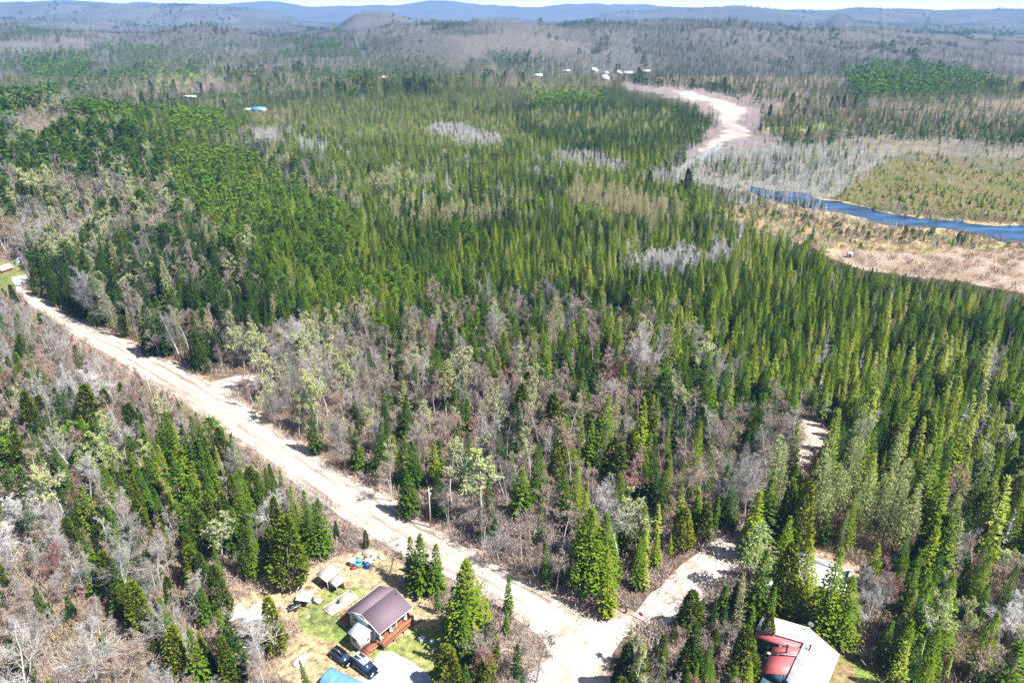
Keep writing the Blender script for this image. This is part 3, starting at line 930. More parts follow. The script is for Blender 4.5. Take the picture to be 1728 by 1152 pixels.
def build_ground():
    m, nt, N, L, out = new_mat('forest_floor')
    b = N.new("ShaderNodeBsdfPrincipled")
    b.inputs['Roughness'].default_value = .95
    b.inputs['Specular IOR Level'].default_value = .1
    vc = N.new("ShaderNodeVertexColor")
    vc.layer_name = 'ground'
    tc = N.new("ShaderNodeTexCoord")
    n1 = N.new("ShaderNodeTexNoise")
    n1.inputs['Scale'].default_value = .9
    n1.inputs['Detail'].default_value = 8
    n1.inputs['Roughness'].default_value = .75
    L.new(tc.outputs['Object'], n1.inputs['Vector'])
    r = ramp(N, [(.32, .30, .27), (1.0, 1.0, 1.0), (1.6, 1.55, 1.45)], [.36, .5, .64])
    L.new(n1.outputs['Fac'], r.inputs[0])
    mx = N.new("ShaderNodeMix")
    mx.data_type = 'RGBA'
    mx.blend_type = 'MULTIPLY'
    mx.inputs['Factor'].default_value = 1
    L.new(vc.outputs[0], mx.inputs['A'])
    L.new(r.outputs[0], mx.inputs['B'])
    L.new(mx.outputs['Result'], b.inputs['Base Color'])
    bp = N.new("ShaderNodeBump")
    bp.inputs['Strength'].default_value = .6
    bp.inputs['Distance'].default_value = .3
    L.new(n1.outputs['Fac'], bp.inputs['Height'])
    L.new(bp.outputs[0], b.inputs['Normal'])
    L.new(b.outputs[0], out.inputs[0])
    na = 400
    ang = np.radians(np.linspace(-50, 50, na))
    rad = [30.0]
    while rad[-1] < 13000:
        rad.append(rad[-1] * (1.0065 if rad[-1] < 1200 else 1.011) + .25)
    rad = np.array(rad)
    Rr, Aa = np.meshgrid(rad, ang, indexing='ij')
    x, y = (Rr * np.sin(Aa)).ravel(), (Rr * np.cos(Aa)).ravel()
    z = terrain(x, y)
    nr = len(rad)
    me = bpy.data.meshes.new('ground')
    me.vertices.add(len(x))
    me.vertices.foreach_set('co', np.stack([x, y, z], 1).astype(np.float32).ravel())
    i = np.arange(nr - 1)[:, None] * na + np.arange(na - 1)[None, :]
    q = np.stack([i, i + 1, i + na + 1, i + na], -1).reshape(-1, 4)[:, ::-1]
    me.loops.add(q.size)
    me.loops.foreach_set('vertex_index', q.astype(np.int32).ravel())
    me.polygons.add(len(q))
    me.polygons.foreach_set('loop_start', (np.arange(len(q)) * 4).astype(np.int32))
    me.polygons.foreach_set('loop_total', np.full(len(q), 4, np.int32))
    me.polygons.foreach_set('use_smooth', np.ones(len(q), bool))
    me.update(calc_edges=True)
    at = me.color_attributes.new('ground', 'FLOAT_COLOR', 'POINT')
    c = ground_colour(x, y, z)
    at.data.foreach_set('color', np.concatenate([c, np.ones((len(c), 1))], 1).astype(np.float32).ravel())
    me.materials.append(m)
    o = add_obj('ground', me)
    o['kind'] = 'structure'


build_ground()


def gravel_mat(name, c1, c2, c3, sc=.35, tracks=False):
    m, nt, N, L, out = new_mat(name)
    b = N.new("ShaderNodeBsdfPrincipled")
    b.inputs['Roughness'].default_value = .95
    b.inputs['Specular IOR Level'].default_value = .1
    tc = N.new("ShaderNodeTexCoord")
    n1 = N.new("ShaderNodeTexNoise")
    n1.inputs['Scale'].default_value = sc
    n1.inputs['Detail'].default_value = 9
    n1.inputs['Roughness'].default_value = .7
    L.new(tc.outputs['Object'], n1.inputs['Vector'])
    src = n1.outputs['Fac']
    if tracks:
        mp = N.new("ShaderNodeMapping")
        mp.inputs['Scale'].default_value = (1.0, .035, 1)
        L.new(tc.outputs['UV'], mp.inputs[0])
        n2 = N.new("ShaderNodeTexNoise")
        n2.inputs['Scale'].default_value = .9
        n2.inputs['Detail'].default_value = 3
        L.new(mp.outputs[0], n2.inputs['Vector'])
        av = N.new("ShaderNodeMix")
        av.inputs['Factor'].default_value = .68
        L.new(n1.outputs['Fac'], av.inputs[2])
        L.new(n2.outputs['Fac'], av.inputs[3])
        src = av.outputs[0]
    r = ramp(N, [c3, c2, c1], [.34, .46, .58])
    L.new(src, r.inputs[0])
    L.new(r.outputs[0], b.inputs['Base Color'])
    L.new(b.outputs[0], out.inputs[0])
    return m


def strip(name, up, lo, mat, dz=.03, nx=6, jit=.35, step=1.2, seed=5, js=3.5):
    a = np.array([un(*p)[:2] for p in up])
    b = np.array([un(*p)[:2] for p in lo])

    def res(q, n):
        s = np.concatenate([[0], np.cumsum(np.linalg.norm(np.diff(q, axis=0), axis=1))])
        t = np.linspace(0, s[-1], n)
        return np.stack([np.interp(t, s, q[:, 0]), np.interp(t, s, q[:, 1])], 1), s[-1]
    _, La = res(a, 2)
    n = int(La / step) + 2
    a, _ = res(a, n)
    b, _ = res(b, n)
    d = unit(b - a)
    ja = (fbm(a[:, 0], a[:, 1], js, seed) - .5)[:, None] * 2 * jit
    jb = (fbm(b[:, 0], b[:, 1], js, seed + 1) - .5)[:, None] * 2 * jit
    a, b = a + d * ja * 2, b + d * jb * 2
    V = []
    for k in range(nx + 1):
        V.append(a + (b - a) * k / nx)
    V = np.stack(V, 1).reshape(-1, 2)
    Z = terrain(V[:, 0], V[:, 1]) + dz
    V = np.concatenate([V, Z[:, None]], 1)
    w_ = nx + 1
    f = [(i * w_ + k, i * w_ + k + 1, (i + 1) * w_ + k + 1, (i + 1) * w_ + k) for i in range(n - 1) for k in range(nx)]
    mb = MB()
    mb.add(V, f)
    me = mb.mesh(name, [mat])
    wd = float(np.linalg.norm(b - a, axis=1).mean())
    uv = me.uv_layers.new(name='along')
    vi = np.zeros(len(me.loops), np.int32)
    me.loops.foreach_get('vertex_index', vi)
    uv.data.foreach_set('uv', np.stack([(vi % w_) / nx * wd, (vi // w_) * La / n], 1).astype(np.float32).ravel())
    if me.polygons[0].normal.z < 0:
        me.flip_normals()
    o = add_obj(name, me)
    o['kind'] = 'structure'
    return o


def flatpoly(name, poly, mat, dz, seed=9, jit=.4, z=None):
    """an irregular sheet on the flat ground"""
    P = np.array([un(*p)[:2] for p in poly])
    Q = []
    for i in range(len(P)):
        a, b = P[i], P[(i + 1) % len(P)]
        n = max(1, int(np.linalg.norm(b - a) / .8))
        for k in range(n):
            Q.append(a + (b - a) * k / n)
    Q = np.array(Q)
    Q = Q + np.stack([fbm(Q[:, 0], Q[:, 1], 2.5, seed) - .5, fbm(Q[:, 0], Q[:, 1], 2.5, seed + 3) - .5], 1) * 2 * jit
    from mathutils.geometry import delaunay_2d_cdt
    area = sum(Q[i][0] * Q[(i + 1) % len(Q)][1] - Q[(i + 1) % len(Q)][0] * Q[i][1] for i in range(len(Q)))
    if area < 0:
        Q = Q[::-1]
    n = len(Q)
    vs, es, fs, *_ = delaunay_2d_cdt([Vector(q) for q in Q], [], [list(range(n))], 1, 1e-5)
    mb = MB()
    mb.add([(v[0], v[1], tz(v[0], v[1]) + dz) for v in vs], [tuple(f) for f in fs])
    me = mb.mesh(name, [mat])
    o = add_obj(name, me)
    o['kind'] = 'structure'
    return o


g_road = gravel_mat('pale_gravel', (.56, .50, .44), (.37, .31, .26), (.20, .15, .115), .22, True)
g_side = gravel_mat('worn_gravel', (.58, .51, .46), (.38, .315, .275), (.21, .165, .14), .3)
g_grey = gravel_mat('grey_crushed_stone', (.50, .50, .54), (.42, .42, .47), (.30, .30, .33), .8)
g_verge = gravel_mat('road_verge', (.48, .34, .26), (.38, .24, .18), (.24, .14, .10), 1.2)
strip('road', ROAD_UP, ROAD_LO, g_road, .030, 8)
# verge of bare reddish soil along the far edge
up2 = [(p[0] + 5, p[1] - 7 * (p[1] / 800)) for p in ROAD_UP]
strip('road_verge', up2, [(p[0] - 2, p[1] + 3) for p in ROAD_UP], g_verge, .018, 3, .6)
flatpoly('road_junction', JUNCTION, gravel_mat('packed_gravel', (.62, .56, .50), (.43, .37, .315), (.26, .20, .16), .16), .036)
flatpoly('side_road', SIDE, g_side, .042)
flatpoly('field_path', SPUR, g_side, .036)
flatpoly('driveway', [(626, 1124), (640, 1098), (662, 1098), (690, 1112), (716, 1132), (745, 1160), (800, 1240), (600, 1240), (600, 1150)], g_grey, .03, 12, .25)
flatpoly('asphalt_corner', [(915, 1118), (938, 1112), (946, 1124), (922, 1142), (900, 1160), (880, 1180), (868, 1168), (888, 1140)], gravel_mat('grey_apron', (.40, .38, .38), (.34, .32, .32), (.25, .23, .23)), .048)
flatpoly('paved_lane', [(20, 470), (44, 466), (48, 472), (36, 482), (44, 498), (30, 494)], gravel_mat('pale_asphalt', (.55, .56, .62), (.50, .51, .56), (.42, .42, .46)), .05)
flatpoly('gravel_path', [(1008, 1046), (1000, 1038), (1010, 1030), (1050, 1022), (1076, 1034), (1044, 1046)], g_verge, .05)


def water_mat():
    m, nt, N, L, out = new_mat('river_water')
    b = N.new("ShaderNodeBsdfPrincipled")
    b.inputs['Base Color'].default_value = (.02, .10, .26, 1)
    b.inputs['Roughness'].default_value = .07
    tc = N.new("ShaderNodeTexCoord")
    mp = N.new("ShaderNodeMapping")
    mp.inputs['Scale'].default_value = (.05, .16, 1)
    L.new(tc.outputs['Object'], mp.inputs[0])
    nz = N.new("ShaderNodeTexNoise")
    nz.inputs['Scale'].default_value = 1.2
    nz.inputs['Detail'].default_value = 5
    L.new(mp.outputs[0], nz.inputs['Vector'])
    r = ramp(N, [(.004, .014, .035), (.014, .055, .14), (.04, .12, .26)], [.36, .5, .7])
    L.new(nz.outputs['Fac'], r.inputs[0])
    L.new(r.outputs[0], b.inputs['Base Color'])
    bp = N.new("ShaderNodeBump")
    bp.inputs['Strength'].default_value = .12
    bp.inputs['Distance'].default_value = .15
    L.new(nz.outputs['Fac'], bp.inputs['Height'])
    L.new(bp.outputs[0], b.inputs['Normal'])
    L.new(b.outputs[0], out.inputs[0])
    return m


WM = water_mat()
PW = plain('shallow_water', (.22, .34, .46), (.40, .42, .42), .12, .2)
strip('river', RIVER_UP, RIVER_LO, WM, .04, 6, 3.2, 1.5, 5, 11)
strip('backwater', [(1135, 284), (1170, 268), (1195, 256), (1215, 246)], [(1142, 288), (1180, 273), (1200, 260), (1220, 250)], PW, .05, 2, 2.5, 2.0, 5, 9)

# ------------------------------------------------------------------ planting
def region_props(px, py, x, y, seed=0):
    """region index per point"""
    j = np.clip(py / 1152, .04, 1)
    sn = np.where(py < 160, 2.5, 1)
    wj = rng.normal(0, 1, (2, len(px)))
    jx = px + (fbm(x / sn, y / sn, 24, 51) - .5) * 130 * j ** .75 + wj[0] * 13 * j ** .7
    jy = py + (fbm(x / sn, y / sn, 24, 52) - .5) * 80 * j + wj[1] * 10 * j
    idx = np.zeros(len(px), int)
    for i, (poly, *_r) in enumerate(REG):
        if i:
            idx[inside(jx, jy, poly)] = i
    return idx


def scatter(r0, r1, spacing):
    """jittered polar rows across the view between two distances"""
    P = []
    r = r0
    while r < r1:
        amax = math.radians(53 if r < 110 else 48 if r < 180 else 44 if r < 320 else 40.5)
        s = spacing(r)
        n = int(2 * amax * r / s)
        a = (np.arange(n) + rng.uniform(0, 1) + rng.uniform(-.42, .42, n)) / n * 2 * amax - amax
        rr = r + rng.uniform(-.45, .45, n) * s
        P.append(np.stack([rr * np.sin(a), rr * np.cos(a)], 1) + rng.normal(0, .22, (n, 2)) * s)
        r += s
    return np.vstack(P)


def space(r):
    if r < 150:
        return 2.9
    if r < 300:
        return 2.7
    if r < 520:
        return 2.9
    if r < 900:
        return 2.9 + (r - 520) * .007
    if r < 1500:
        return 5.6 + (r - 900) * .006
    return 9.2 + (r - 1500) * .0055


XY = scatter(48, 8200, space)
X, Y = XY[:, 0], XY[:, 1]
Z = terrain(X, Y)
n = len(X)
R_ = np.hypot(X, Y)
pxm, pym = proj(X, Y, Z + 6.5 * np.where(R_ < 260, 1.15, 1))
reg = region_props(pxm, pym, X, Y)
hlo = np.array([r[2][0] for r in REG])[reg]
hhi = np.array([r[2][1] for r in REG])[reg]
dens = np.array([r[3] for r in REG])[reg]
tlo = np.array([r[4][0] for r in REG])[reg]
thi = np.array([r[4][1] for r in REG])[reg]
share = np.array([[r[1].get(c, 0.0) for c in CODES] for r in REG])[reg]
# stands of one kind cluster: correlated noise per kind and a share of pure chance
FX = 70 + R_ * .022      # far stands: wide patches lying along the slopes
FY = 150 + R_ * .10
score = np.log(np.maximum(share, 1e-6))
for k in range(len(CODES)):
    nz_ = np.where(R_ > 850, fbm(X / FX, Y / FY, 1.0, 100 + 17 * k), fbm(X, Y, 26, 100 + 17 * k))
    score[:, k] += np.where(R_ > 850, 9.0, 3.2) * (nz_ - .5) + -np.log(-np.log(rng.uniform(1e-6, 1 - 1e-6, n))) * np.where(R_ > 850, .75, .85)
    if CODES[k] in 'sp':
        score[:, k] += np.where(R_ > 1100, .55, 0)
        score[:, k] += np.where(R_ > 1250, -.8 * np.clip((fbm(X, Y, 430, 301) - .5) * 8, -1, 1), 0)
    score[share[:, k] <= 0, k] = -99
kind = np.argmax(score, 1)
u_ = rng.random(n)
hn = fbm(X, Y, 30, 71)
h = hlo + (hhi - hlo) * np.clip(.75 * u_ + .45 * ((hn - .5) * 2.2 + .5) - .1, -.25, 1.2)
_bx, _by = proj(X, Y, Z)
for c in (SHRUBBOG, MOSS, SEDGE):
    h = np.where(inside(_bx, _by, c), np.minimum(h, 3.2 + 2.6 * rng.random(n)), h)
h = h * np.clip(rng.normal(1.0, .17, n), .5, 1.4)
h = np.where(inside(_bx, _by, [(1150, 290), (1500, 340), (1900, 370), (1900, 475), (1650, 445), (1400, 432), (1250, 385)]), np.where(kind == 7, np.minimum(h, 7), np.minimum(h, 4.5)), h)
small = rng.random(n) < np.where(R_ < 500, .16, .05)
h = np.where(small, h * rng.uniform(.35, .7, n), h)
keep = rng.random(n) < dens * np.where(np.isin(kind, [4, 5, 6]), .9, 1.0) / 1.15
# beside a clearing only low growth: a tree whose tip would hang over it stays short
for c in CLEAR:
    for q_ in (.5, .92):
        ax, ay = proj(X, Y, Z + h * q_)
        h = np.where(inside(ax, ay + 3, c), h * .5, h)
# clearings: neither the foot, the middle nor most of the tip of a tree may cover them
bx, by = proj(X, Y, Z)
mx_, my_ = proj(X, Y, Z + h * .5)
tx, ty = proj(X, Y, Z + h * .92)
jj = (fbm(X, Y, 6, 81) - .5) * 12
for c in CLEAR:
    keep &= ~inside(bx + jj, by + jj, c)
    near = R_ < 300
    if c is YARD:
        keep &= ~inside(tx, ty + 3, c)
    keep &= ~inside(mx_, my_, c)
    keep &= ~(inside(tx, ty + 3, c) & (rng.random(n) < .95))
for c in ([(1346, 704), (1412, 722), (1402, 750), (1372, 762), (1364, 788), (1345, 800), (1350, 745)], [(1262, 872), (1285, 846), (1296, 856), (1272, 884)]):
    keep &= ~inside(mx_, my_, c) & ~inside(tx, ty, c)
for c in BASECLEAR:
    keep &= ~inside(bx, by, c)
# village clearings and big yards are marked below as (pixel, radius in metres)
VILLAGE = [(956, 113, 20), (1003, 122, 34), (1022, 124, 22), (1045, 126, 26), (1060, 126, 26), (1091, 121, 18), (1023, 98, 22), (910, 77, 20), (247, 192, 22), (205, 184, 20), (322, 165, 30), (436, 187, 24), (1240, 62, 0), (648, 131, 14), (1436, 433, 6)]
for vx, vy, vr in VILLAGE:
    if vr == 0:
        continue
    c = un(vx, vy)
    for _ in range(6):
        c = un(vx, vy, tz(c[0], c[1]))
    c = un(vx, vy, tz(c[0], c[1]))
    keep &= ~(np.hypot(X - c[0], Y - c[1]) < vr * .6)
    dyc = c[1] - Y
    lim = 1.5 + np.maximum(dyc, 0) * (CH - tz(c[0], c[1])) / c[1]
    h = np.where((np.abs(X - c[0] * Y / c[1]) < max(vr * .5, 3)) & (dyc > 0) & (dyc < 160), np.minimum(h, lim), h)
inview = (tx > -260) & (tx < 1990) & (ty < 1420)
keep &= inview
X, Y, Z, h, kind, R_, tlo, thi, reg = [a[keep] for a in (X, Y, Z, h, kind, R_, tlo, thi, reg)]
n = len(X)
tn = fbm(X, Y, 18, 91)
tint = np.clip(tlo + (thi - tlo) * np.clip(.75 * rng.random(n) + .40 * ((tn - .5) * 2.4 + .5) - .07, -.2, 1.25), 0, 1)
tint = np.where((R_ > 700) & np.isin(kind, [4, 5]), tint * np.clip(1 - (R_ - 700) / 900, .25, 1), tint)  # far bare trees coloured darker, for the self-shade their flat models lack
tint = np.where((kind == 0) & (rng.random(n) < .33), tint * rng.uniform(.25, .8, n), tint)
red = rng.random(n) < .08
tint = np.where((kind == 4) & red & (R_ < 420), rng.uniform(.75, 1, n), tint)
fat = np.where(R_ < 320, rng.uniform(.72, 1.18, n), rng.uniform(.8, 1.35, n))
fat = np.where((kind == 0) & (h < 9), fat * 1.12, fat)
fat = np.where((h < 4.2) & (R_ > 300), fat * 1.7, fat)
fat = np.where((kind == 7) & (R_ > 300), fat * 1.7, fat)
rotz = rng.uniform(0, 6.283, n)

# trees that the photograph singles out: (kind, foot pixel, height, fatness, tint, variant)
HERO = [
    ('s', 787, 1086, 17.0, 1.5, .6, 4, "giant dark spruce with wide skirts at the lawn edge beside the maroon-roofed cottage"),
    ('s', 697, 985, 10.5, 1.0, .4, 2, "slim dark spruce nearest the gravel road, in the trio above the cottage"),
    ('s', 712, 998, 12.5, 1.1, .4, 3, "tallest spruce in the trio between the cottage and the gravel road"),
    ('s', 735, 1000, 11.0, 1.1, .45, 2, "right-hand spruce of the trio between the cottage and the gravel road"),
    ('c', 487, 985, 15.0, 1.15, .55, 1, "big dense bright green cedar at the upper left corner of the cottage yard"),
    ('c', 468, 1100, 11.0, 1.1, .8, 0, "bushy yellow-green cedar beside the white tarpaulins, left edge of the yard"),
    ('b', 440, 1118, 13.0, 1.2, .9, 1, "white-limbed birch spreading in front of the white tarpaulins"),
    ('s', 522, 1170, 7.0, .8, .35, 1, "small pointed spruce standing alone at the bottom edge of the yard"),
    ('c', 305, 1150, 11.5, 1.0, .75, 2, "yellow-green cedar in the leafless woods at the lower left"),
    ('c', 245, 1075, 11.5, 1.2, .6, 0, "round-topped cedar above the big pale birches at the lower left"),
    ('b', 180, 1170, 15.0, 1.25, .5, 0, "large pale many-limbed birch at the bottom of the left woods"),
    ('b', 55, 1190, 14.0, 1.3, .55, 2, "wide pale bare birch in the bottom left corner"),
    ('b', 66, 905, 12.0, 1.2, 1.0, 3, "white birch with bent limbs near the left edge, above the cedar clump"),
    ('b', 30, 965, 12.5, 1.2, 1.0, 4, "white-trunked birch at the left edge beside the dark cedars"),
    ('b', 188, 700, 14.0, 1.35, 1.0, 1, "tall white birch with fanned limbs below the gravel road on the left"),
    ('b', 462, 905, 10.5, 1.25, 1.0, 2, "white rounded bare birch just left of the bright cedar"),
    ('a', 812, 880, 15.5, 1.35, .75, 0, "lime-budding aspen with white trunk above the road bend"),
    ('a', 1085, 610, 15.0, 1.2, .2, 1, "pale whitish-green budding aspen alone among dark spruces right of centre"),
    ('a', 1150, 600, 13.0, 1.1, .2, 2, "second pale budding aspen, right of the whitish-green one"),
    ('a', 640, 320, 10.0, 1.3, .3, 3, "small pale aspen in the conifer bog"),
    ('s', 990, 990, 18.0, 1.35, .55, 4, "massive shaggy spruce beside the road junction"),
    ('s', 1022, 985, 16.5, 1.2, .5, 3, "shaggy olive spruce just right of the massive one by the junction"),
    ('s', 1048, 925, 17.0, 1.05, .45, 2, "tall narrow spruce behind the junction trees"),
    ('s', 1010, 775, 16.5, 1.5, .55, 3, "broad sunlit spruce standing over grey maples in the middle"),
    ('s', 950, 875, 12.0, 1.0, .35, 2, "narrow dark spruce in front of the lime-budding aspen's right side"),
    ('s', 880, 870, 11.5, 1.3, .5, 4, "bushy green spruce right of the lime-budding aspen"),
    ('s', 908, 845, 14.5, .95, .35, 0, "thin dark twin-topped spruce above the bushy one"),
    ('s', 790, 830, 15.0, 1.15, .25, 3, "dark spruce pair member left of the lime-budding aspen"),
    ('s', 692, 868, 11.5, 1.25, .3, 3, "dark round-based spruce left of the utility pole"),
    ('s', 640, 800, 13.0, 1.1, .3, 2, "dark spruce left of the dark round-based one above the road"),
    ('s', 1345, 1045, 16.5, 1.15, .75, 2, "tallest yellow-lit spruce behind the red and white roof"),
    ('c', 1312, 1055, 17.0, .95, .75, 2, "tall knobbly cedar rising left of the concrete foundation"),
    ('s', 1380, 1075, 19.0, 1.1, .6, 3, "tallest green spruce in front of the concrete foundation"),
    ('s', 1412, 1080, 13.5, 1.35, .55, 4, "bright green full spruce touching the right side of the foundation"),
    ('l', 1262, 1000, 15.0, 1.5, 1.0, 2, "soft grey-green larch beside the bend of the side road"),
    ('s', 1530, 1075, 14.0, 1.2, .5, 3, "sunlit spruce right of the second clearing"),
    ('s', 1568, 1100, 15.5, 1.15, .5, 2, "straight green spruce in the shady stand at the lower right"),
    ('s', 1480, 1120, 9.0, 1.0, .5, 1, "short green spruce at the edge of the brown yard"),
    ('s', 1645, 1145, 13.5, 1.0, .65, 2, "green spruce at the bottom right corner"),
    ('s', 1555, 1180, 14.0, 1.05, .5, 3, "green-edged spruce along the bottom edge, right of the metal roof"),
    ('b', 1700, 1085, 9.0, 1.5, 1.0, 3, "white bushy birch near the right edge"),
    ('a', 1690, 975, 8.0, 1.4, .9, 2, "rounded lime-green aspen near the right edge"),
    ('c', 1165, 1062, 8.5, 1.3, .5, 1, "dark bushy cedar below the end of the side road"),
    ('p', 15, 850, 15.0, 1.3, .6, 3, "wide layered white pine at the left edge"),
    ('p', 288, 440, 15.5, 1.25, .15, 4, "lone dark layered pine in front of the planted pine block"),
    ('s', 1005, 640, 12.0, 1.0, .4, 2, "green spruce in the middle of the grey belt"),
    ('d', 1588, 705, 12.0, 1.0, .9, 1, "pale dead snag standing in green spruces on the right"),
    ('d', 1607, 770, 14.0, 1.1, .9, 0, "tall silvery dead spruce near the larch stand"),
    ('d', 1445, 640, 10.0, .9, .8, 2, "thin silver snag in the dark spruce stand"),
    ('s', 50, 610, 14.0, 1.1, .25, 3, "dark spruce where the road leaves at the upper left"),
    ('m', 905, 1150, 10.0, 1.3, .2, 1, "dark-stemmed spreading maple in front of the road junction"),
    ('m', 868, 1140, 11.0, 1.2, .35, 2, "grey bare maple left of the road junction"),
    ('c', 755, 1165, 9.0, 1.4, .7, 1, "low dark cedar at the bottom of the lawn"),
    ('c', 820, 1150, 8.0, 1.4, .75, 0, "olive cedar below the giant spruce"),
    ('s', 858, 1036, 8.5, 1.0, .35, 0, "young spruce on the road's near side by the bend"),
    ('c', 1255, 1150, 11.0, 1.1, .55, 1, "dark cedar touching the left side of the metal-roofed house"),
    ('c', 1290, 1105, 9.0, .9, .7, 0, "knobbly cedar at the metal roof's upper left corner"),
    ('m', 655, 975, 8.5, 1.3, .25, 2, "low spreading bare maple above the cottage roof"),
]
hero_xy = np.array([un(t[1], t[2])[:2] for t in HERO])
near_hero = np.zeros(n, bool)
for (hx, hy), t in zip(hero_xy, HERO):
    near_hero |= np.hypot(X - hx, Y - hy) < (2.9 if t[3] > 9 else 1.6) * t[4]
X, Y, Z, h, kind, R_, tint, fat, rotz, reg = [a[~near_hero] for a in (X, Y, Z, h, kind, R_, tint, fat, rotz, reg)]
n = len(X)
print('trees', n, {c: int((kind == i).sum()) for i, c in enumerate(CODES)})


def make_forest(name, K, x, y, z, sx, sz, rz, ti, var, label, cat):
    """one object: a point per tree, the models set on the points"""
    me = bpy.data.meshes.new(name)
    m_ = len(x)
    me.vertices.add(m_)
    me.vertices.foreach_set('co', np.stack([x, y, z], 1).astype(np.float32).ravel())
    for an, data, ty_ in (('sc', np.stack([sx, sx, sz], 1), 'FLOAT_VECTOR'), ('rot', np.stack([rng.normal(0, .035, m_), rng.normal(0, .035, m_), rz], 1), 'FLOAT_VECTOR'), ('tint', ti, 'FLOAT'), ('var', var, 'INT')):
        at = me.attributes.new(an, ty_, 'POINT')
        if ty_ == 'FLOAT_VECTOR':
            at.data.foreach_set('vector', data.astype(np.float32).ravel())
        else:
            at.data.foreach_set('value', data.astype(np.float32 if ty_ == 'FLOAT' else np.int32))
    o = add_obj(name, me)
    o['kind'] = 'stuff'
    o['label'] = label
    o['category'] = cat
    ng = bpy.data.node_groups.new(name + '_nodes', 'GeometryNodeTree')
    ng.interface.new_socket('Geometry', in_out='INPUT', socket_type='NodeSocketGeometry')
    ng.interface.new_socket('Geometry', in_out='OUTPUT', socket_type='NodeSocketGeometry')
    N, L = ng.nodes, ng.links
    gi, go = N.new('NodeGroupInput'), N.new('NodeGroupOutput')
    ci = N.new('GeometryNodeCollectionInfo')
    ci.inputs['Collection'].default_value = KINDS[K]['col']
    ci.inputs['Separate Children'].default_value = True
    ci.inputs['Reset Children'].default_value = True
    ip = N.new('GeometryNodeInstanceOnPoints')
    ip.inputs['Pick Instance'].default_value = True

    def named(nm, t):
        q = N.new('GeometryNodeInputNamedAttribute')
        q.data_type = t
        q.inputs['Name'].default_value = nm
        return q.outputs['Attribute']
    L.new(gi.outputs[0], ip.inputs['Points'])
    L.new(ci.outputs[0], ip.inputs['Instance'])
    L.new(named('var', 'INT'), ip.inputs['Instance Index'])
    L.new(named('rot', 'FLOAT_VECTOR'), ip.inputs['Rotation'])
    L.new(named('sc', 'FLOAT_VECTOR'), ip.inputs['Scale'])
    L.new(ip.outputs[0], go.inputs[0])
    md = o.modifiers.new('trees', 'NODES')
    md.node_group = ng
    return o


STUFF_NAME = A(s=('spruce_forest', 'dense stand of dark spruces filling the bog'), c=('cedar_forest', 'scattered yellow-green cedars through the woods'), p=('pine_forest', 'planted rich green pines and hillside pines'), l=('larch_forest', 'pale tan-green larches in streaks'),
               m=('maple_forest', 'leafless grey-pink maples over the hills'), b=('birch_forest', 'leafless pale birches through the woods'), a=('aspen_forest', 'budding pale-green aspens'), d=('dead_tree_forest', 'grey dead snags standing in the bog'))
GROUPS = A(s='spruces', c='cedars', p='pines', l='larches', m='bare maples', b='bare birches', a='budding aspens', d='dead trees')
CATS = A(s='spruce tree', c='cedar tree', p='pine tree', l='larch tree', m='maple tree', b='birch tree', a='aspen tree', d='dead tree')

# ---- labels of single trees: look, then the nearest landmark
LAND = [
    ("the maroon-roofed cottage", 640, 1045), ("the two parked cars", 600, 1120), ("the white tarpaulins", 420, 1030), ("the open shelters", 550, 985), ("the bin heap", 615, 945),
    ("the road junction", 985, 1075), ("the metal-roofed house", 1350, 1100), ("the concrete foundation", 1415, 965), ("the side road bend", 1210, 935), ("the road barrier", 1060, 1035),
    ("the utility pole", 727, 890), ("the sandy track", 1370, 740), ("the track below the sand", 1290, 850), ("the spur track", 410, 640),
    ("the mid gravel road", 540, 800), ("the upper gravel road", 260, 610), ("the road's far end", 60, 500), ("the red and white yard", 10, 455), ("the river", 1500, 375), ("the pink sedge meadow", 1560, 450),
    ("the planted pine block", 480, 420), ("the tall larches", 1480, 850), ("the left woods", 150, 830), ("the lower left corner", 60, 1120), ("the bottom left woods", 300, 1080), ("the lower right corner", 1680, 1120),
    ("the right-hand woods", 1650, 800), ("the mid leafless belt", 700, 680), ("the upper junction woods", 950, 780), ("the dark bog spruces", 1100, 480), ("the left hillside", 90, 330), ("the woods beside the yard", 380, 940),
    ("the right edge spruces", 1700, 620), ("the central mixed stand", 900, 620), ("the upper sandy woods", 1350, 640), ("the road's lower bank", 330, 740), ("the rear foundation woods", 1500, 960), ("the pale snags of the bog", 1250, 300),
    ("the side road bushes", 1180, 1090), ("the yard-junction strip", 840, 1080),
]
LAND += [("the rounded pine crest", 560, 300), ("the planted pines' lower edge", 620, 500), ("the pines' upper corner", 300, 270), ("the solid larch streak", 1050, 340), ("the scattered larch streak", 800, 360), ("the white birch patch", 1150, 435),
         ("the spindly snag belt", 1400, 260), ("the moss bog", 1600, 300), ("the shrub bog", 1300, 390), ("the hillside's leafless patch", 130, 220), ("the hillside foot", 180, 400), ("the roadside spruces", 300, 540), ("the pale aspen group", 490, 620),
         ("the olive spruce slope", 1580, 600), ("the lower olive spruces", 1450, 700), ("the bog's dark heart", 900, 440), ("the bog's green middle", 800, 250), ("the far blue-roofed farm", 436, 190), ("the pale stream bed", 1230, 210), ("the upper left birches", 40, 370), ("the far-left valley", 250, 150)]
LXY = np.array([un(a, b)[:2] for _, a, b in LAND])
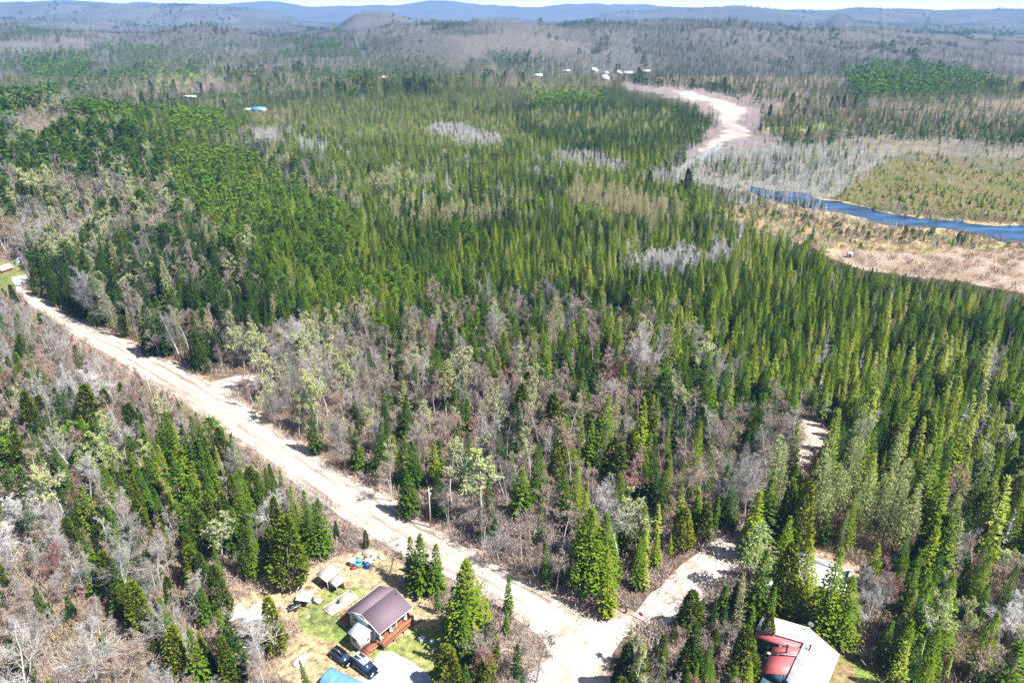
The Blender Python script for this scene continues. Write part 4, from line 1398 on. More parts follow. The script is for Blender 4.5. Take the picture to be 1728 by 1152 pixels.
ADJ = A(
    s=[(.2, ['blue-black', 'very dark green', 'sombre dark']), (.4, ['dark green', 'deep green']), (.6, ['mid-green', 'fresh green']), (.8, ['yellow-green', 'olive-lit']), (2, ['pale olive', 'bright yellow-green'])],
    c=[(.4, ['dark', 'deep olive']), (.7, ['yellow-green', 'olive']), (2, ['bright yellow-green', 'golden-green'])],
    p=[(.35, ['blue-green', 'dark blue-green']), (.65, ['rich green', 'leaf-green']), (2, ['bright green', 'vivid green'])],
    l=[(.35, ['tan', 'straw-coloured']), (.65, ['pale tan-green', 'beige-green']), (2, ['soft green', 'grey-green'])],
    m=[(.2, ['grey', 'ash-grey']), (.45, ['pinkish grey', 'mauve-grey']), (.7, ['pink-brown', 'rosy brown']), (2, ['red-budded', 'crimson-tinged'])],
    b=[(.35, ['grey-white', 'dull white']), (.7, ['pale', 'chalky']), (2, ['bright white', 'silver-white'])],
    a=[(.35, ['whitish-green', 'cream-green']), (.65, ['pale lime', 'pale yellow-green']), (2, ['lime-green', 'fresh lime'])],
    d=[(.4, ['dark grey', 'smoky grey']), (.7, ['grey', 'ash-coloured']), (2, ['silvery', 'bleached'])])
NOUN = A(s='spruce', c='cedar', p='pine', l='larch', m='leafless maple', b='leafless birch', a='budding aspen', d='dead snag')
DIRS = ['right of', 'above and right of', 'above', 'above and left of', 'left of', 'below and left of', 'below', 'below and right of']


def tree_label(c, x, y, hh, ft, ti):
    d = np.hypot(LXY[:, 0] - x, LXY[:, 1] - y)
    j = int(np.argmin(d))
    a = math.atan2(y - LXY[j, 1], x - LXY[j, 0])
    di = DIRS[int(round(a / (math.pi / 4))) % 8]
    pos = ('close ' if d[j] < 9 else 'well ' if d[j] > 26 else '') + di + ' ' + LAND[j][0]
    size = 'small' if hh < 5 else 'short' if hh < 7.5 else 'medium' if hh < 10 else 'tall' if hh < 13 else 'towering'
    slim = 'slim ' if ft < .93 else 'broad ' if ft > 1.12 else ''
    adj = next(v[int(hh * 10) % len(v)] for t, v in ADJ[c] if ti <= t)
    return '%s %s%s %s %s' % (size, slim, adj, NOUN[c], pos)


def unique_labels(items):
    """items: (code, x, y, h, fat, tint); look-alikes in one spot are told apart by their place in the clump"""
    labs = [tree_label(*i) for i in items]
    W3 = {2: ['left', 'right'], 3: ['left', 'middle', 'right']}

    def split(ks, pre):
        m_ = len(ks)
        if m_ == 1:
            labs[ks[0]] = pre + labs[ks[0]]
            return
        ks.sort(key=lambda k: items[k][1])
        if m_ <= 3:
            for k, t in zip(ks, W3[m_]):
                labs[k] = pre + t + ' ' + labs[k]
        elif m_ <= 6:
            for k, t in zip(ks, ['first', 'second', 'third', 'fourth', 'fifth', 'sixth']):
                labs[k] = pre + t + ' ' + labs[k]
        elif pre:
            for k in ks:
                labs[k] = pre + labs[k]
        else:
            ks.sort(key=lambda k: items[k][2])
            c3 = max(2, -(-m_ // 6))
            names = {2: ['near', 'far'], 3: ['near', 'halfway', 'far'], 4: ['nearest', 'nearer', 'farther', 'farthest']}[min(c3, 4)]
            c3 = len(names)
            for q in range(c3):
                split(ks[q * m_ // c3:(q + 1) * m_ // c3], names[q] + ' ')
    by = {}
    for k, l in enumerate(labs):
        by.setdefault(l, []).append(k)
    for l, ks in by.items():
        if len(ks) > 1:
            split(ks, '')
    for k, l in enumerate(labs):
        q = l.split()
        while len(q) > 16 and 'the' in q:
            q.remove('the')
        labs[k] = ' '.join(q)
    return labs


MAXONE = 300
all_single = []
for ci_, c in enumerate(CODES):
    K = NAME[c]
    k = np.where(kind == ci_)[0]
    qx, qy = proj(X[k], Y[k], Z[k] + h[k] * .6)
    vis = (qx > 0) & (qx < 1728) & (qy > 0) & (qy < 1152 + 15)
    size = h[k] / np.hypot(R_[k], CH) * np.where(vis, 1, 0)
    nh = sum(1 for t in HERO if t[0] == c)
    order = np.argsort(-size)[:MAXONE - nh]
    order = order[size[order] > 0]
    one = np.zeros(len(k), bool)
    one[order] = True
    ks, kr = k[one], k[~one]
    nhi, nmid, nlo = KINDS[K]['nhi'], KINDS[K]['nmid'], KINDS[K]['nlo']
    v0 = rng.integers(0, 1000, n)
    if c == 'p':   # planted pines look alike, hillside pines are layered
        plant = np.isin(reg, [i for i, r in enumerate(REG) if r[1].get('p', 0) > .8])
        v0 = np.where(plant, v0 % 3, np.where(v0 % 10 < 6, 3 + v0 % 2, v0 % 3))
    if c == 's':   # narrow spires in the bog, full skirts elsewhere
        bog = h < 10.5
        v0 = np.where(bog, np.array([0, 1, 5, 0, 1, 2])[v0 % 6], np.array([1, 2, 3, 7, 4, 6])[v0 % 6])
    hi_v = v0 % nhi
    var = np.where(R_ < 330, hi_v, np.where(R_ < 800, nhi + v0 % nmid, nhi + nmid + v0 % nlo))
    wide = 1.0 + np.clip((R_ - 800) / 3500, 0, 1.1)
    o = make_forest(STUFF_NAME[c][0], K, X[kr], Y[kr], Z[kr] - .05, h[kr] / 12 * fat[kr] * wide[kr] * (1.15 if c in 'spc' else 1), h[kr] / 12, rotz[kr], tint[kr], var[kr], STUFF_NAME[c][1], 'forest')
    # single trees
    items = [(c, X[i], Y[i], h[i], fat[i], tint[i]) for i in ks]
    labs = unique_labels(items)
    first = {}

    def plant_one(x, y, z, hh, ft, rz, ti, v, lab):
        e = bpy.data.objects.new(K + '_tree' if c != 'd' else 'dead_tree', None)
        COL.objects.link(e)
        e.location = (x, y, z - .05)
        e.rotation_euler = (random.gauss(0, .03), random.gauss(0, .03), rz)
        e.scale = (hh / 12 * ft, hh / 12 * ft, hh / 12)
        e['label'] = lab
        e['category'] = CATS[c]
        e['group'] = GROUPS[c]
        tm, cm = KINDS[K]['hi'][v]
        for nm, me in (('trunk', tm), ('crown', cm)):
            p = bpy.data.objects.new(nm, me)
            COL.objects.link(p)
            p.parent = e
            p['tint'] = float(ti)
    for i, lab in zip(ks, labs):
        plant_one(X[i], Y[i], Z[i], h[i], fat[i], rotz[i], tint[i], int(hi_v[i]), lab)
    for t in HERO:
        if t[0] == c:
            x, y, _ = un(t[1], t[2])
            v = 6 + t[6] % 2 if c == 's' and t[3] > 12.5 else t[6] % nhi
            plant_one(x, y, tz(x, y), t[3], t[4], random.uniform(0, 6.28), t[5], v, t[7])

# ---- brush under the leafless woods and along the roads, and low shrubs of the bog
BR = scatter(55, 420, lambda r: 1.9 if r < 200 else 3.0)
bX, bY = BR[:, 0], BR[:, 1]
bZ = terrain(bX, bY)
bpx, bpy_ = proj(bX, bY, bZ)
ok = (bpx > -100) & (bpx < 1830) & (bpy_ < 1250)
for c in CLEAR[:-3] + [RIVER]:
    ok &= ~inside(bpx, bpy_, c)
dark = inside(bpx, bpy_, REG[15][0]) & (bpy_ < 620)
ok &= ~dark | inside(bpx, bpy_, SHRUBBOG) | inside(bpx, bpy_, SEDGE)
ok &= rng.random(len(bX)) < np.where(inside(bpx, bpy_, SEDGE), .35, .8)
bX, bY, bZ = bX[ok], bY[ok], bZ[ok]
m_ = len(bX)
bs = rng.uniform(.7, 1.9, m_)
make_forest('undergrowth', 'brush', bX, bY, bZ, bs, bs * rng.uniform(.7, 1.1, m_), rng.uniform(0, 6.28, m_), np.clip(fbm(bX, bY, 20, 61) * 1.3 - .25 + rng.normal(0, .12, m_), 0, 1),
            np.where(np.hypot(bX, bY) < 220, rng.integers(0, 4, m_), 4 + rng.integers(0, 3, m_)), 'tangled brown brush under the leafless trees', 'undergrowth')
print('brush', m_)

# ------------------------------------------------------------------ THINGS PEOPLE PUT HERE
M['maroon'] = plain('maroon_shingles', (.145, .10, .125), (.20, .14, .17), 9, .75, bump=.3)
M['bluewall'] = plain('pale_blue_siding', (.50, .58, .66), (.44, .52, .60), 1.5, .6, stretch=(.1, .1, 12))
M['white'] = plain('white_paint', (.80, .80, .79), (.70, .70, .69), 2.5, .5)
M['cream'] = plain('cream_paint', (.72, .68, .60), (.62, .57, .48), 3, .7)
M['metalroof'] = plain('white_metal_roof', (.74, .75, .76), (.60, .61, .62), .8, .45, stretch=(1, 6, 1))
M['redroof'] = plain('faded_red_metal', (.60, .15, .16), (.52, .12, .13), 1.2, .5)
M['deck'] = plain('stained_deck_wood', (.36, .13, .075), (.26, .09, .05), 4, .7, stretch=(6, 1, 1))
M['deckrail'] = plain('orange_brown_boards', (.50, .20, .11), (.40, .15, .08), 5, .7)
M['glass'] = plain('window_glass', (.02, .035, .07), (.03, .05, .09), 1, .08)
M['glassblue'] = plain('sunroom_glass', (.10, .22, .32), (.22, .36, .40), .6, .08)
M['concrete'] = plain('concrete', (.55, .55, .56), (.46, .46, .47), 2, .85)
M['bluegrey'] = plain('blue_grey_siding', (.22, .28, .42), (.18, .24, .36), 2, .6)
M['carblack'] = plain('black_car_paint', (.006, .007, .014), (.007, .009, .018), 1, .12)
M['cardark'] = plain('dark_car_paint', (.007, .01, .022), (.008, .012, .026), 1, .15)
M['silver'] = plain('silver_paint', (.80, .80, .78), (.76, .76, .74), 1, .3)
M['tyre'] = plain('tyre_rubber', (.02, .02, .02), (.03, .03, .03), 3, .9)
M['steel'] = plain('grey_steel', (.45, .45, .47), (.35, .35, .37), 4, .4, metal=.6)
M['whitewing'] = plain('streaked_white_metal', (.76, .77, .78), (.52, .50, .48), 1.1, .5, stretch=(.25, 3, 1))
M['lamp'] = plain('lamp_lens', (.85, .86, .88), (.80, .82, .85), 1, .1)
M['tarpblue'] = plain('blue_tarpaulin', (.10, .24, .52), (.15, .32, .62), 1.6, .45, bump=.5)
M['tarpwhite'] = plain('white_tarpaulin', (.80, .80, .80), (.72, .72, .74), 1.2, .5, bump=.4)
M['wood'] = plain('weathered_boards', (.42, .36, .30), (.30, .25, .20), 5, .85)
M['pole'] = plain('grey_pole_wood', (.50, .46, .42), (.36, .33, .30), 6, .85)
M['palewood'] = plain('bleached_planks', (.62, .58, .52), (.50, .46, .40), 4, .85)
M['stone'] = plain('pale_stone', (.50, .47, .45), (.34, .32, .31), 3, .9, bump=.6)
M['rust'] = plain('red_brown_boards', (.32, .10, .07), (.22, .07, .05), 3, .8)
M['teal'] = plain('teal_plastic', (.10, .45, .45), (.14, .52, .50), 2, .4)
M['blueplastic'] = plain('blue_plastic', (.02, .07, .36), (.03, .09, .42), 2, .35)
M['redpaint'] = plain('red_paint', (.55, .03, .04), (.48, .03, .04), 2, .5)
M['black'] = plain('dark_fittings_and_shade', (.015, .015, .017), (.03, .03, .03), 2, .5)  # real dark parts, and the painted shade in the hut's opening
M['tan'] = plain('tan_plywood', (.55, .44, .30), (.46, .36, .25), 3, .8)
M['sand'] = plain('pale_sand', (.66, .58, .48), (.52, .45, .36), 3, .95, bump=.4)


def gable_roof(mb, x0, x1, y0, y1, ze, zr, xr=None, th=.14, mi=0, side=None):
    """two sloping slabs, ridge along y"""
    xr = (x0 + x1) / 2 if xr is None else xr
    if side in (None, 'r'):
        mb.slab([(xr, y0, zr), (x1, y0, ze), (x1, y1, ze), (xr, y1, zr)], th, mi)
    if side in (None, 'l'):
        mb.slab([(x0, y0, ze), (xr, y0, zr), (xr, y1, zr), (x0, y1, ze)], th, mi)


def gable_wall(mb, x0, x1, y, t, z0, ze, zr, xr, mi=0):
    """an end wall with a pointed top, thickness t along +y"""
    p = [(x0, z0), (x1, z0), (x1, ze), (xr, zr), (x0, ze)]
    v = [(a, y, b) for a, b in p] + [(a, y + t, b) for a, b in p]
    f = [tuple(range(5)), tuple(range(9, 4, -1))] + [(i, 5 + i, 5 + (i + 1) % 5, (i + 1) % 5) for i in range(5)]
    mb.add(v, f, mi)


def window(parent, c, w_, h_, axis, frame='white', glass='glass', bars=1, out=1):
    """window with frame and pane; axis 'y' = in a wall that faces +-y"""
    f = MB()
    t = .07
    o = .035 * out
    if axis == 'y':
        f.box((c[0], c[1] + o, c[2] + h_ / 2), (w_ + 2 * t, .09, t)); f.box((c[0], c[1] + o, c[2] - h_ / 2), (w_ + 2 * t, .09, t))
        for sx in (-1, 1):
            f.box((c[0] + sx * (w_ + t) / 2, c[1] + o, c[2]), (t, .09, h_ - t))
        for b in range(bars):
            f.box((c[0] - w_ / 2 + w_ * (b + 1) / (bars + 1), c[1] + o, c[2]), (t * .8, .08, h_ - t))
    else:
        f.box((c[0] + o, c[1], c[2] + h_ / 2), (.09, w_ + 2 * t, t)); f.box((c[0] + o, c[1], c[2] - h_ / 2), (.09, w_ + 2 * t, t))
        for sx in (-1, 1):
            f.box((c[0] + o, c[1] + sx * (w_ + t) / 2, c[2]), (.09, t, h_ - t))
        for b in range(bars):
            f.box((c[0] + o, c[1] - w_ / 2 + w_ * (b + 1) / (bars + 1), c[2]), (.08, t * .8, h_ - t))
    fo = part('window', f, M[frame], parent)
    g = MB()
    g.box((c[0] + (out * .012 if axis == 'x' else 0), c[1] + (out * .012 if axis == 'y' else 0), c[2]), (.02, w_, h_) if axis == 'x' else (w_, .02, h_))
    part('pane', g, M[glass], fo)
    return fo


# ---- the cottage
def cottage():
    cx, cy_ = -20.19, 83.68                                     # right front corner of the eaves
    a = math.radians(-38)
    ux, uy = (math.cos(a), math.sin(a)), (-math.sin(a), math.cos(a))
    ox = cx - ux[0] * 3.85 + uy[0] * 3.45
    oy = cy_ - ux[1] * 3.85 + uy[1] * 3.45
    t = thing('cottage', 'small pale-blue cottage with maroon shingled gable roof and raised wooden porch', 'cottage', (ox, oy, 0), a)
    ZE, ZR, XR = 3.55, 5.15, -.05
    wmb = MB()
    gable_wall(wmb, -3.6, 2.25, -3.2, .15, .35, 3.55, 5.0, XR)
    gable_wall(wmb, -3.6, 2.25, 3.05, .15, .35, 3.55, 5.0, XR)
    wmb.box((-3.525, 0, 2.0), (.15, 6.1, 3.1)); wmb.box((2.175, 0, 2.0), (.15, 6.1, 3.1))
    # the part of the gable over the porch
    for y in (-3.2, 3.05):
        v = [(2.25, y, 3.05), (3.6, y, 3.05), (3.6, y, 3.45), (2.25, y, 4.05)]
        v = v + [(p[0], p[1] + .15, p[2]) for p in v]
        wmb.add(v, [(0, 1, 2, 3), (7, 6, 5, 4), (0, 4, 5, 1), (1, 5, 6, 2), (2, 6, 7, 3), (3, 7, 4, 0)])
    wall = part('wall', wmb, M['bluewall'], t)
    mb = MB()
    mb.box((-.68, 0, .16), (5.6, 6.1, .4))
    part('foundation', mb, M['black'], t)
    r = MB()
    gable_roof(r, -3.95, 3.9, -3.55, 3.55, ZE, ZR, XR, .12)
    roof = part('roof', r, M['maroon'], t)
    tr = MB()   # pale barge boards and soffit edges
    for y, s_ in ((-3.57, -1), (3.57, 1)):
        for x0, x1 in ((-3.95, XR), (3.9, XR)):
            tr.tube((x0, y, ZE - .10), (x1, y, ZR - .10), .07, .07, 4)
    tr.box((3.92, 0, ZE - .10), (.05, 7.1, .14)); tr.box((-3.97, 0, ZE - .10), (.05, 7.1, .14))
    part('roof_trim', tr, M['white'], roof)
    sn = MB()   # row of snow guards along the left eave
    for k in range(24):
        sn.box((-3.86, -3.4 + k * .295, ZE + .09), (.20, .10, .12))
    part('snow_guard', sn, M['cream'], roof)
    ch = MB()
    ch.tube((1.0, 3.1, 4.4), (1.0, 3.1, 5.5), .07, .07, 8)
    part('vent_pipe', ch, M['steel'], roof)
    window(t, (-2.3, -3.2, 2.45), .85, .75, 'y', out=-1)
    wl_ = MB()
    wl_.tube((-1.25, -3.3, 2.6), (-1.25, -3.2, 2.6), .12, .14, 8)
    part('wall_lamp', wl_, M['white'], t)
    window(t, (2.25, -1.2, 2.2), 1.3, 1.0, 'x', out=1)
    window(t, (2.25, 1.9, 2.2), 1.0, 1.0, 'x', out=1)
    # porch on the right
    d = MB()
    for k in range(10):
        d.box((2.35 + k * .19, 0, 1.02), (.175, 6.6, .07))
    d.box((3.35, 0, .92), (1.9, 6.5, .12))
    deck = part('porch_deck', d, M['deck'], t)
    rl = MB()
    rl.box((4.17, 0, 1.98), (.14, 6.8, .05))
    for k in range(34):
        rl.box((4.16, -3.3 + k * .2, 1.48), (.03, .185, .9))
    rl.box((4.2, 0, 1.84), (.04, 6.6, .08)); rl.box((4.2, 0, 1.1), (.04, 6.6, .1))
    rl.box((3.3, 3.34, 1.95), (1.6, .1, .05)); rl.box((3.3, 3.34, 1.45), (1.6, .03, .85))
    part('railing', rl, M['deckrail'], deck)
    for y in (-3.2, -1.0, 1.1, 3.2):
        q = MB()
        q.box((4.0, y, .45), (.13, .13, 1.2))
        part('post', q, M['black'], deck)
    for y in (-3.3, 0, 3.3):
        q = MB()
        q.box((3.72, y, 2.25), (.10, .10, 2.35))
        part('post', q, M['white'], deck)
    # entrance annex in front
    an = MB()
    x0, x1, y0, y1 = -.45, 1.95, -5.75, -3.2
    an.box(((x0 + x1) / 2, y0 + .06, 1.75), (x1 - x0, .12, 2.6))
    an.box((x0 + .06, (y0 + y1) / 2 + .06, 1.75), (.12, y1 - y0 - .14, 2.6))
    an.box((x1 - .06, (y0 + y1) / 2 + .06, 1.75), (.12, y1 - y0 - .14, 2.6))
    anx = part('entrance_annex', an, M['white'], t, 'white boxy entrance annex')
    ar = MB()
    ar.slab([(x0 - .3, y0 - .3, 3.0), (x1 + .3, y0 - .3, 3.0), (x1 + .3, y1 - .05, 3.5), (x0 - .3, y1 - .05, 3.5)], .1)
    part('annex_roof', ar, M['metalroof'], anx)
    ws = window(anx, (.45, y0, 1.95), .95, .75, 'y', out=-1, bars=1)
    for ch_ in list(ws.children):
        ch_.parent = anx
    dr = MB()
    dr.box((x1 + .02, -4.35, 1.6), (.06, .9, 1.9))
    part('door', dr, M['white'], anx)
    dp = MB()
    dp.tube((x1 + .05, -4.35, 1.95), (x1 + .075, -4.35, 1.95), .24, .24, 10)
    part('door_glass', dp, M['glass'], anx)
    sk = MB()
    sk.box(((x0 + x1) / 2, (y0 + y1) / 2, .22), (x1 - x0 - .2, y1 - y0 - .2, .44))
    part('skirting', sk, M['black'], anx)
    # landing and steps
    st = MB()
    st.box((2.75, -4.5, .92), (1.4, 1.8, .08))
    for k in range(5):
        st.box((2.75, -5.55 - k * .30, .80 - k * .17), (1.5, .26, .06))
    st.box((2.02, -6.1, .50), (.06, 1.5, .12)); st.box((3.5, -6.1, .50), (.06, 1.5, .12))
    steps = part('steps', st, M['deck'], t)
    hr = MB()
    for x in (2.0, 3.52):
        hr.tube((x, -5.3, .9), (x, -5.3, 1.85), .04, .04, 5)
        hr.tube((x, -6.7, .05), (x, -6.7, 1.0), .04, .04, 5)
        hr.tube((x, -5.3, 1.8), (x, -6.7, .95), .04, .04, 5)
    hr.tube((3.5, -3.6, 1.8), (3.5, -5.3, 1.8), .04, .04, 5)
    part('handrail', hr, M['deckrail'], steps)
    # small deck on the left
    sd_ = MB()
    for k in range(12):
        sd_.box((-5.9 + k * .19, -2.1, .72), (.175, 2.4, .06))
    sd_.box((-4.85, -2.1, .62), (2.2, 2.3, .1))
    for x in (-5.9, -3.8):
        for y in (-3.2, -1.0):
            sd_.box((x, y, .3), (.12, .12, .7))
    sdo = part('side_deck', sd_, M['deck'], t)
    sr = MB()
    sr.box((-6.0, -2.1, 1.55), (.08, 2.4, .05)); sr.box((-4.9, -.9, 1.55), (2.2, .08, .05)); sr.box((-4.9, -3.3, 1.55), (2.2, .08, .05))
    for k in range(9):
        sr.box((-6.0, -3.2 + k * .28, 1.15), (.03, .05, .8)); sr.box((-5.9 + k * .26, -.9, 1.15), (.05, .03, .8)); sr.box((-5.9 + k * .26, -3.3, 1.15), (.05, .03, .8))
    part('railing', sr, M['deck'], sdo)
    lp = lambda x, y, z: (ox + ux[0] * x + uy[0] * y, oy + ux[1] * x + uy[1] * y, z)
    # things standing on the decks
    tb = thing('patio_table', 'pinkish-white patio table standing on the small left deck', 'table', lp(-4.7, -2.0, .75), a)
    m_ = MB(); m_.box((0, 0, .72), (1.5, .9, .05)); part('table_top', m_, M['cream'], tb)
    for sx in (-.6, .6):
        for sy in (-.35, .35):
            m_ = MB(); m_.box((sx, sy, .35), (.05, .05, .7)); part('leg', m_, M['steel'], tb)
    for k, (x, y, lb) in enumerate([(3.0, -2.6, 'white porch chair nearest the steps, behind the porch railing'), (3.1, -.6, 'white porch chair in the middle of the long porch'), (3.1, 2.5, 'white porch chair at the far end of the porch')]):
        c = thing('porch_chair', lb, 'chair', lp(x, y, 1.06), a - .4 * k, 'white porch chairs')
        m_ = MB(); m_.box((0, 0, .42), (.55, .52, .06)); part('seat', m_, M['white'], c)
        m_ = MB(); m_.box((-.26, 0, .75), (.05, .52, .62)); part('backrest', m_, M['white'], c)
        for sx in (-.22, .22):
            for sy in (-.22, .22):
                m_ = MB(); m_.box((sx, sy, .2), (.05, .05, .4)); part('leg', m_, M['white'], c)
    return a


cottage()


# ---- the metal-roofed house at the bottom right
def metal_house():
    A_, B_ = un(1367.6, 1060, 6), un(1332, 1136.5, 6)
    a = math.atan2(A_[1] - B_[1], A_[0] - B_[0]) - math.pi / 2
    L_ = math.hypot(A_[0] - B_[0], A_[1] - B_[1])
    t = thing('metal_roofed_house', 'house with white metal roof, faded red left slopes and a glazed end gable', 'house', ((A_[0] + B_[0]) / 2, (A_[1] + B_[1]) / 2, 0), a)
    H_ = L_ / 2
    ZE, ZR = 3.7, 6.0
    w_ = MB()
    gable_wall(w_, -3.1, 4.3, H_ - .5, .15, 0, 3.7, 5.85, 0)
    w_.box((4.2, 0, 1.8), (.15, 2 * H_ - 1.1, 3.6)); w_.box((-3.05, -.0, 1.8), (.15, 2 * H_ - 1.1, 3.6))
    part('wall', w_, M['white'], t)
    r = MB()
    r.slab([(0, -H_ - 1.3, ZR), (4.6, -H_ - 1.3, ZE), (4.6, H_, ZE), (0, H_, ZR)], .1)
    # ribs of the sheets
    for k in range(14):
        y = -H_ - 1.2 + k * (2 * H_ + 1.1) / 13
        r.tube((0, y, ZR + .01), (4.6, y, ZE + .01), .025, .025, 4)
    roof = part('roof', r, M['whitewing'], t)
    seam = MB()
    for y in (-1.7, -2.15):
        seam.tube((.1, y, ZR + .03), (4.5, y, ZE + .06), .03, .03, 4)
    seam.tube((0, -H_ - 1.3, ZR + .03), (0, H_, ZR + .03), .05, .05, 4)
    part('roof_seam', seam, M['steel'], roof)
    wg = MB()   # raised white wing over the upper left
    wg.slab([(-6.9, H_ - 3.5, 4.6), (-.02, H_ - 3.3, 6.03), (-.02, H_ + .1, 6.03), (-6.9, H_ + .3, 4.6)], .1)
    for k in range(6):
        y = H_ - 3.3 + k * .68
        wg.tube((-6.9, y - .05, 4.62), (-.02, y, 6.05), .022, .022, 4)
    wing = part('wing_roof', wg, M['whitewing'], t)
    fs = MB()
    fs.slab([(-6.8, H_ - 4.5, 4.0), (-.3, H_ - 4.4, 5.3), (-.3, H_ - 3.5, 5.8), (-6.8, H_ - 3.6, 4.5)], .06)
    part('red_fascia', fs, M['redroof'], wing)
    ww = MB()
    ww.box((-4.6, H_ - 1.9, 1.9), (4.2, 3.2, 3.7))
    part('wing_wall', ww, M['bluegrey'], wing)
    rr = MB()
    rr.slab([(-3.8, -1.0, 3.9), (-.05, -1.0, 5.9), (-.05, H_ - 4.5, 5.9), (-3.8, H_ - 4.5, 3.9)], .12)
    part('upper_red_roof', rr, M['redroof'], t)
    r2 = MB()
    r2.slab([(-3.7, -H_, 3.75), (-.05, -H_, 5.8), (-.05, -1.25, 5.8), (-3.7, -1.25, 3.75)], .12)
    part('lower_red_roof', r2, M['redroof'], t)
    gt = MB()
    gt.box((-3.9, -1.12, 3.95), (.5, .4, .12)); gt.tube((-3.75, -1.12, 3.98), (-.05, -1.12, 5.95), .06, .06, 4)
    part('gutter', gt, M['cream'], t)
    # glazed end
    g = MB()
    gable_wall(g, -3.1, 4.2, -H_ + .2, .04, .2, 3.6, 5.7, 0)
    gw = part('glazed_gable', g, M['glassblue'], t)
    fr = MB()
    for x in (-3.1, -1.9, -.7, .5, 1.7, 2.9, 4.15):
        zt = 3.6 + (5.7 - 3.6) * (1 - abs(x) / (3.1 if x < 0 else 4.2))
        fr.box((x, -H_ + .15, zt / 2), (.08, .08, zt))
    fr.box((.5, -H_ + .14, 2.4), (7.3, .08, .08)); fr.box((.5, -H_ + .14, 3.6), (7.3, .08, .08))
    part('glazing_bar', fr, M['black'], gw)
    sl = MB()   # conservatory roof in front
    sl.slab([(-3.3, -H_ - 2.4, 2.7), (2.4, -H_ - 2.4, 2.7), (2.4, -H_ + .1, 3.4), (-3.3, -H_ + .1, 3.4)], .04)
    cr = part('conservatory_roof', sl, M['glassblue'], t)
    br = MB()
    for k in range(6):
        x = -3.3 + k * 1.14
        br.tube((x, -H_ - 2.4, 2.75), (x, -H_ + .1, 3.45), .035, .035, 4)
    br.box((-.45, -H_ - 2.4, 2.72), (5.8, .07, .07))
    part('roof_bar', br, M['black'], cr)
    for k, (x, y, z0, z1, rr_, cap) in enumerate([(-1.7, -.55, 4.7, 6.3, .13, .2), (1.0, 1.3, 5.4, 6.4, .11, .17)]):
        c = MB()
        c.tube((x, y, z0), (x, y, z1), rr_, rr_, 10)
        c.tube((x, y, z1), (x, y, z1 + .12), cap, cap, 10)
        ch = part('chimney', c, M['black'], t)
        b_ = MB()
        b_.tube((x, y, z0 + .12), (x, y, z0 + .3), rr_ + .14, rr_ + .06, 10)
        part('flashing', b_, M['steel'], ch)
    # dish on the ridge end
    ox, oy = t.location.x, t.location.y
    uy = (-math.sin(a), math.cos(a))
    dsh = thing('satellite_dish', 'small white satellite dish on a thin mast at the ridge end of the metal roof', 'satellite dish', (ox + uy[0] * (H_ - .35), oy + uy[1] * (H_ - .35), 5.95), -.9)
    m_ = MB(); m_.tube((0, 0, 0), (0, 0, 1.1), .035, .03, 6); part('mast', m_, M['steel'], dsh)
    m_ = MB()
    n_ = 14
    vs = [(0, .10, 1.2)]
    for rg, dp_ in ((.22, .07), (.42, 0)):
        vs += [(rg * math.cos(2 * math.pi * k / n_), dp_ - .0, 1.2 + rg * math.sin(2 * math.pi * k / n_)) for k in range(n_)]
    fcs = [(0, 1 + k, 1 + (k + 1) % n_) for k in range(n_)] + [(1 + k, 1 + n_ + k, 1 + n_ + (k + 1) % n_, 1 + (k + 1) % n_) for k in range(n_)]
    m_.add(vs, fcs)
    part('dish', m_, M['white'], dsh)
    m_ = MB(); m_.tube((0, .05, .85), (0, -.35, 1.15), .015, .015, 4); m_.box((0, -.36, 1.17), (.07, .1, .07)); part('feed_arm', m_, M['steel'], dsh)


metal_house()


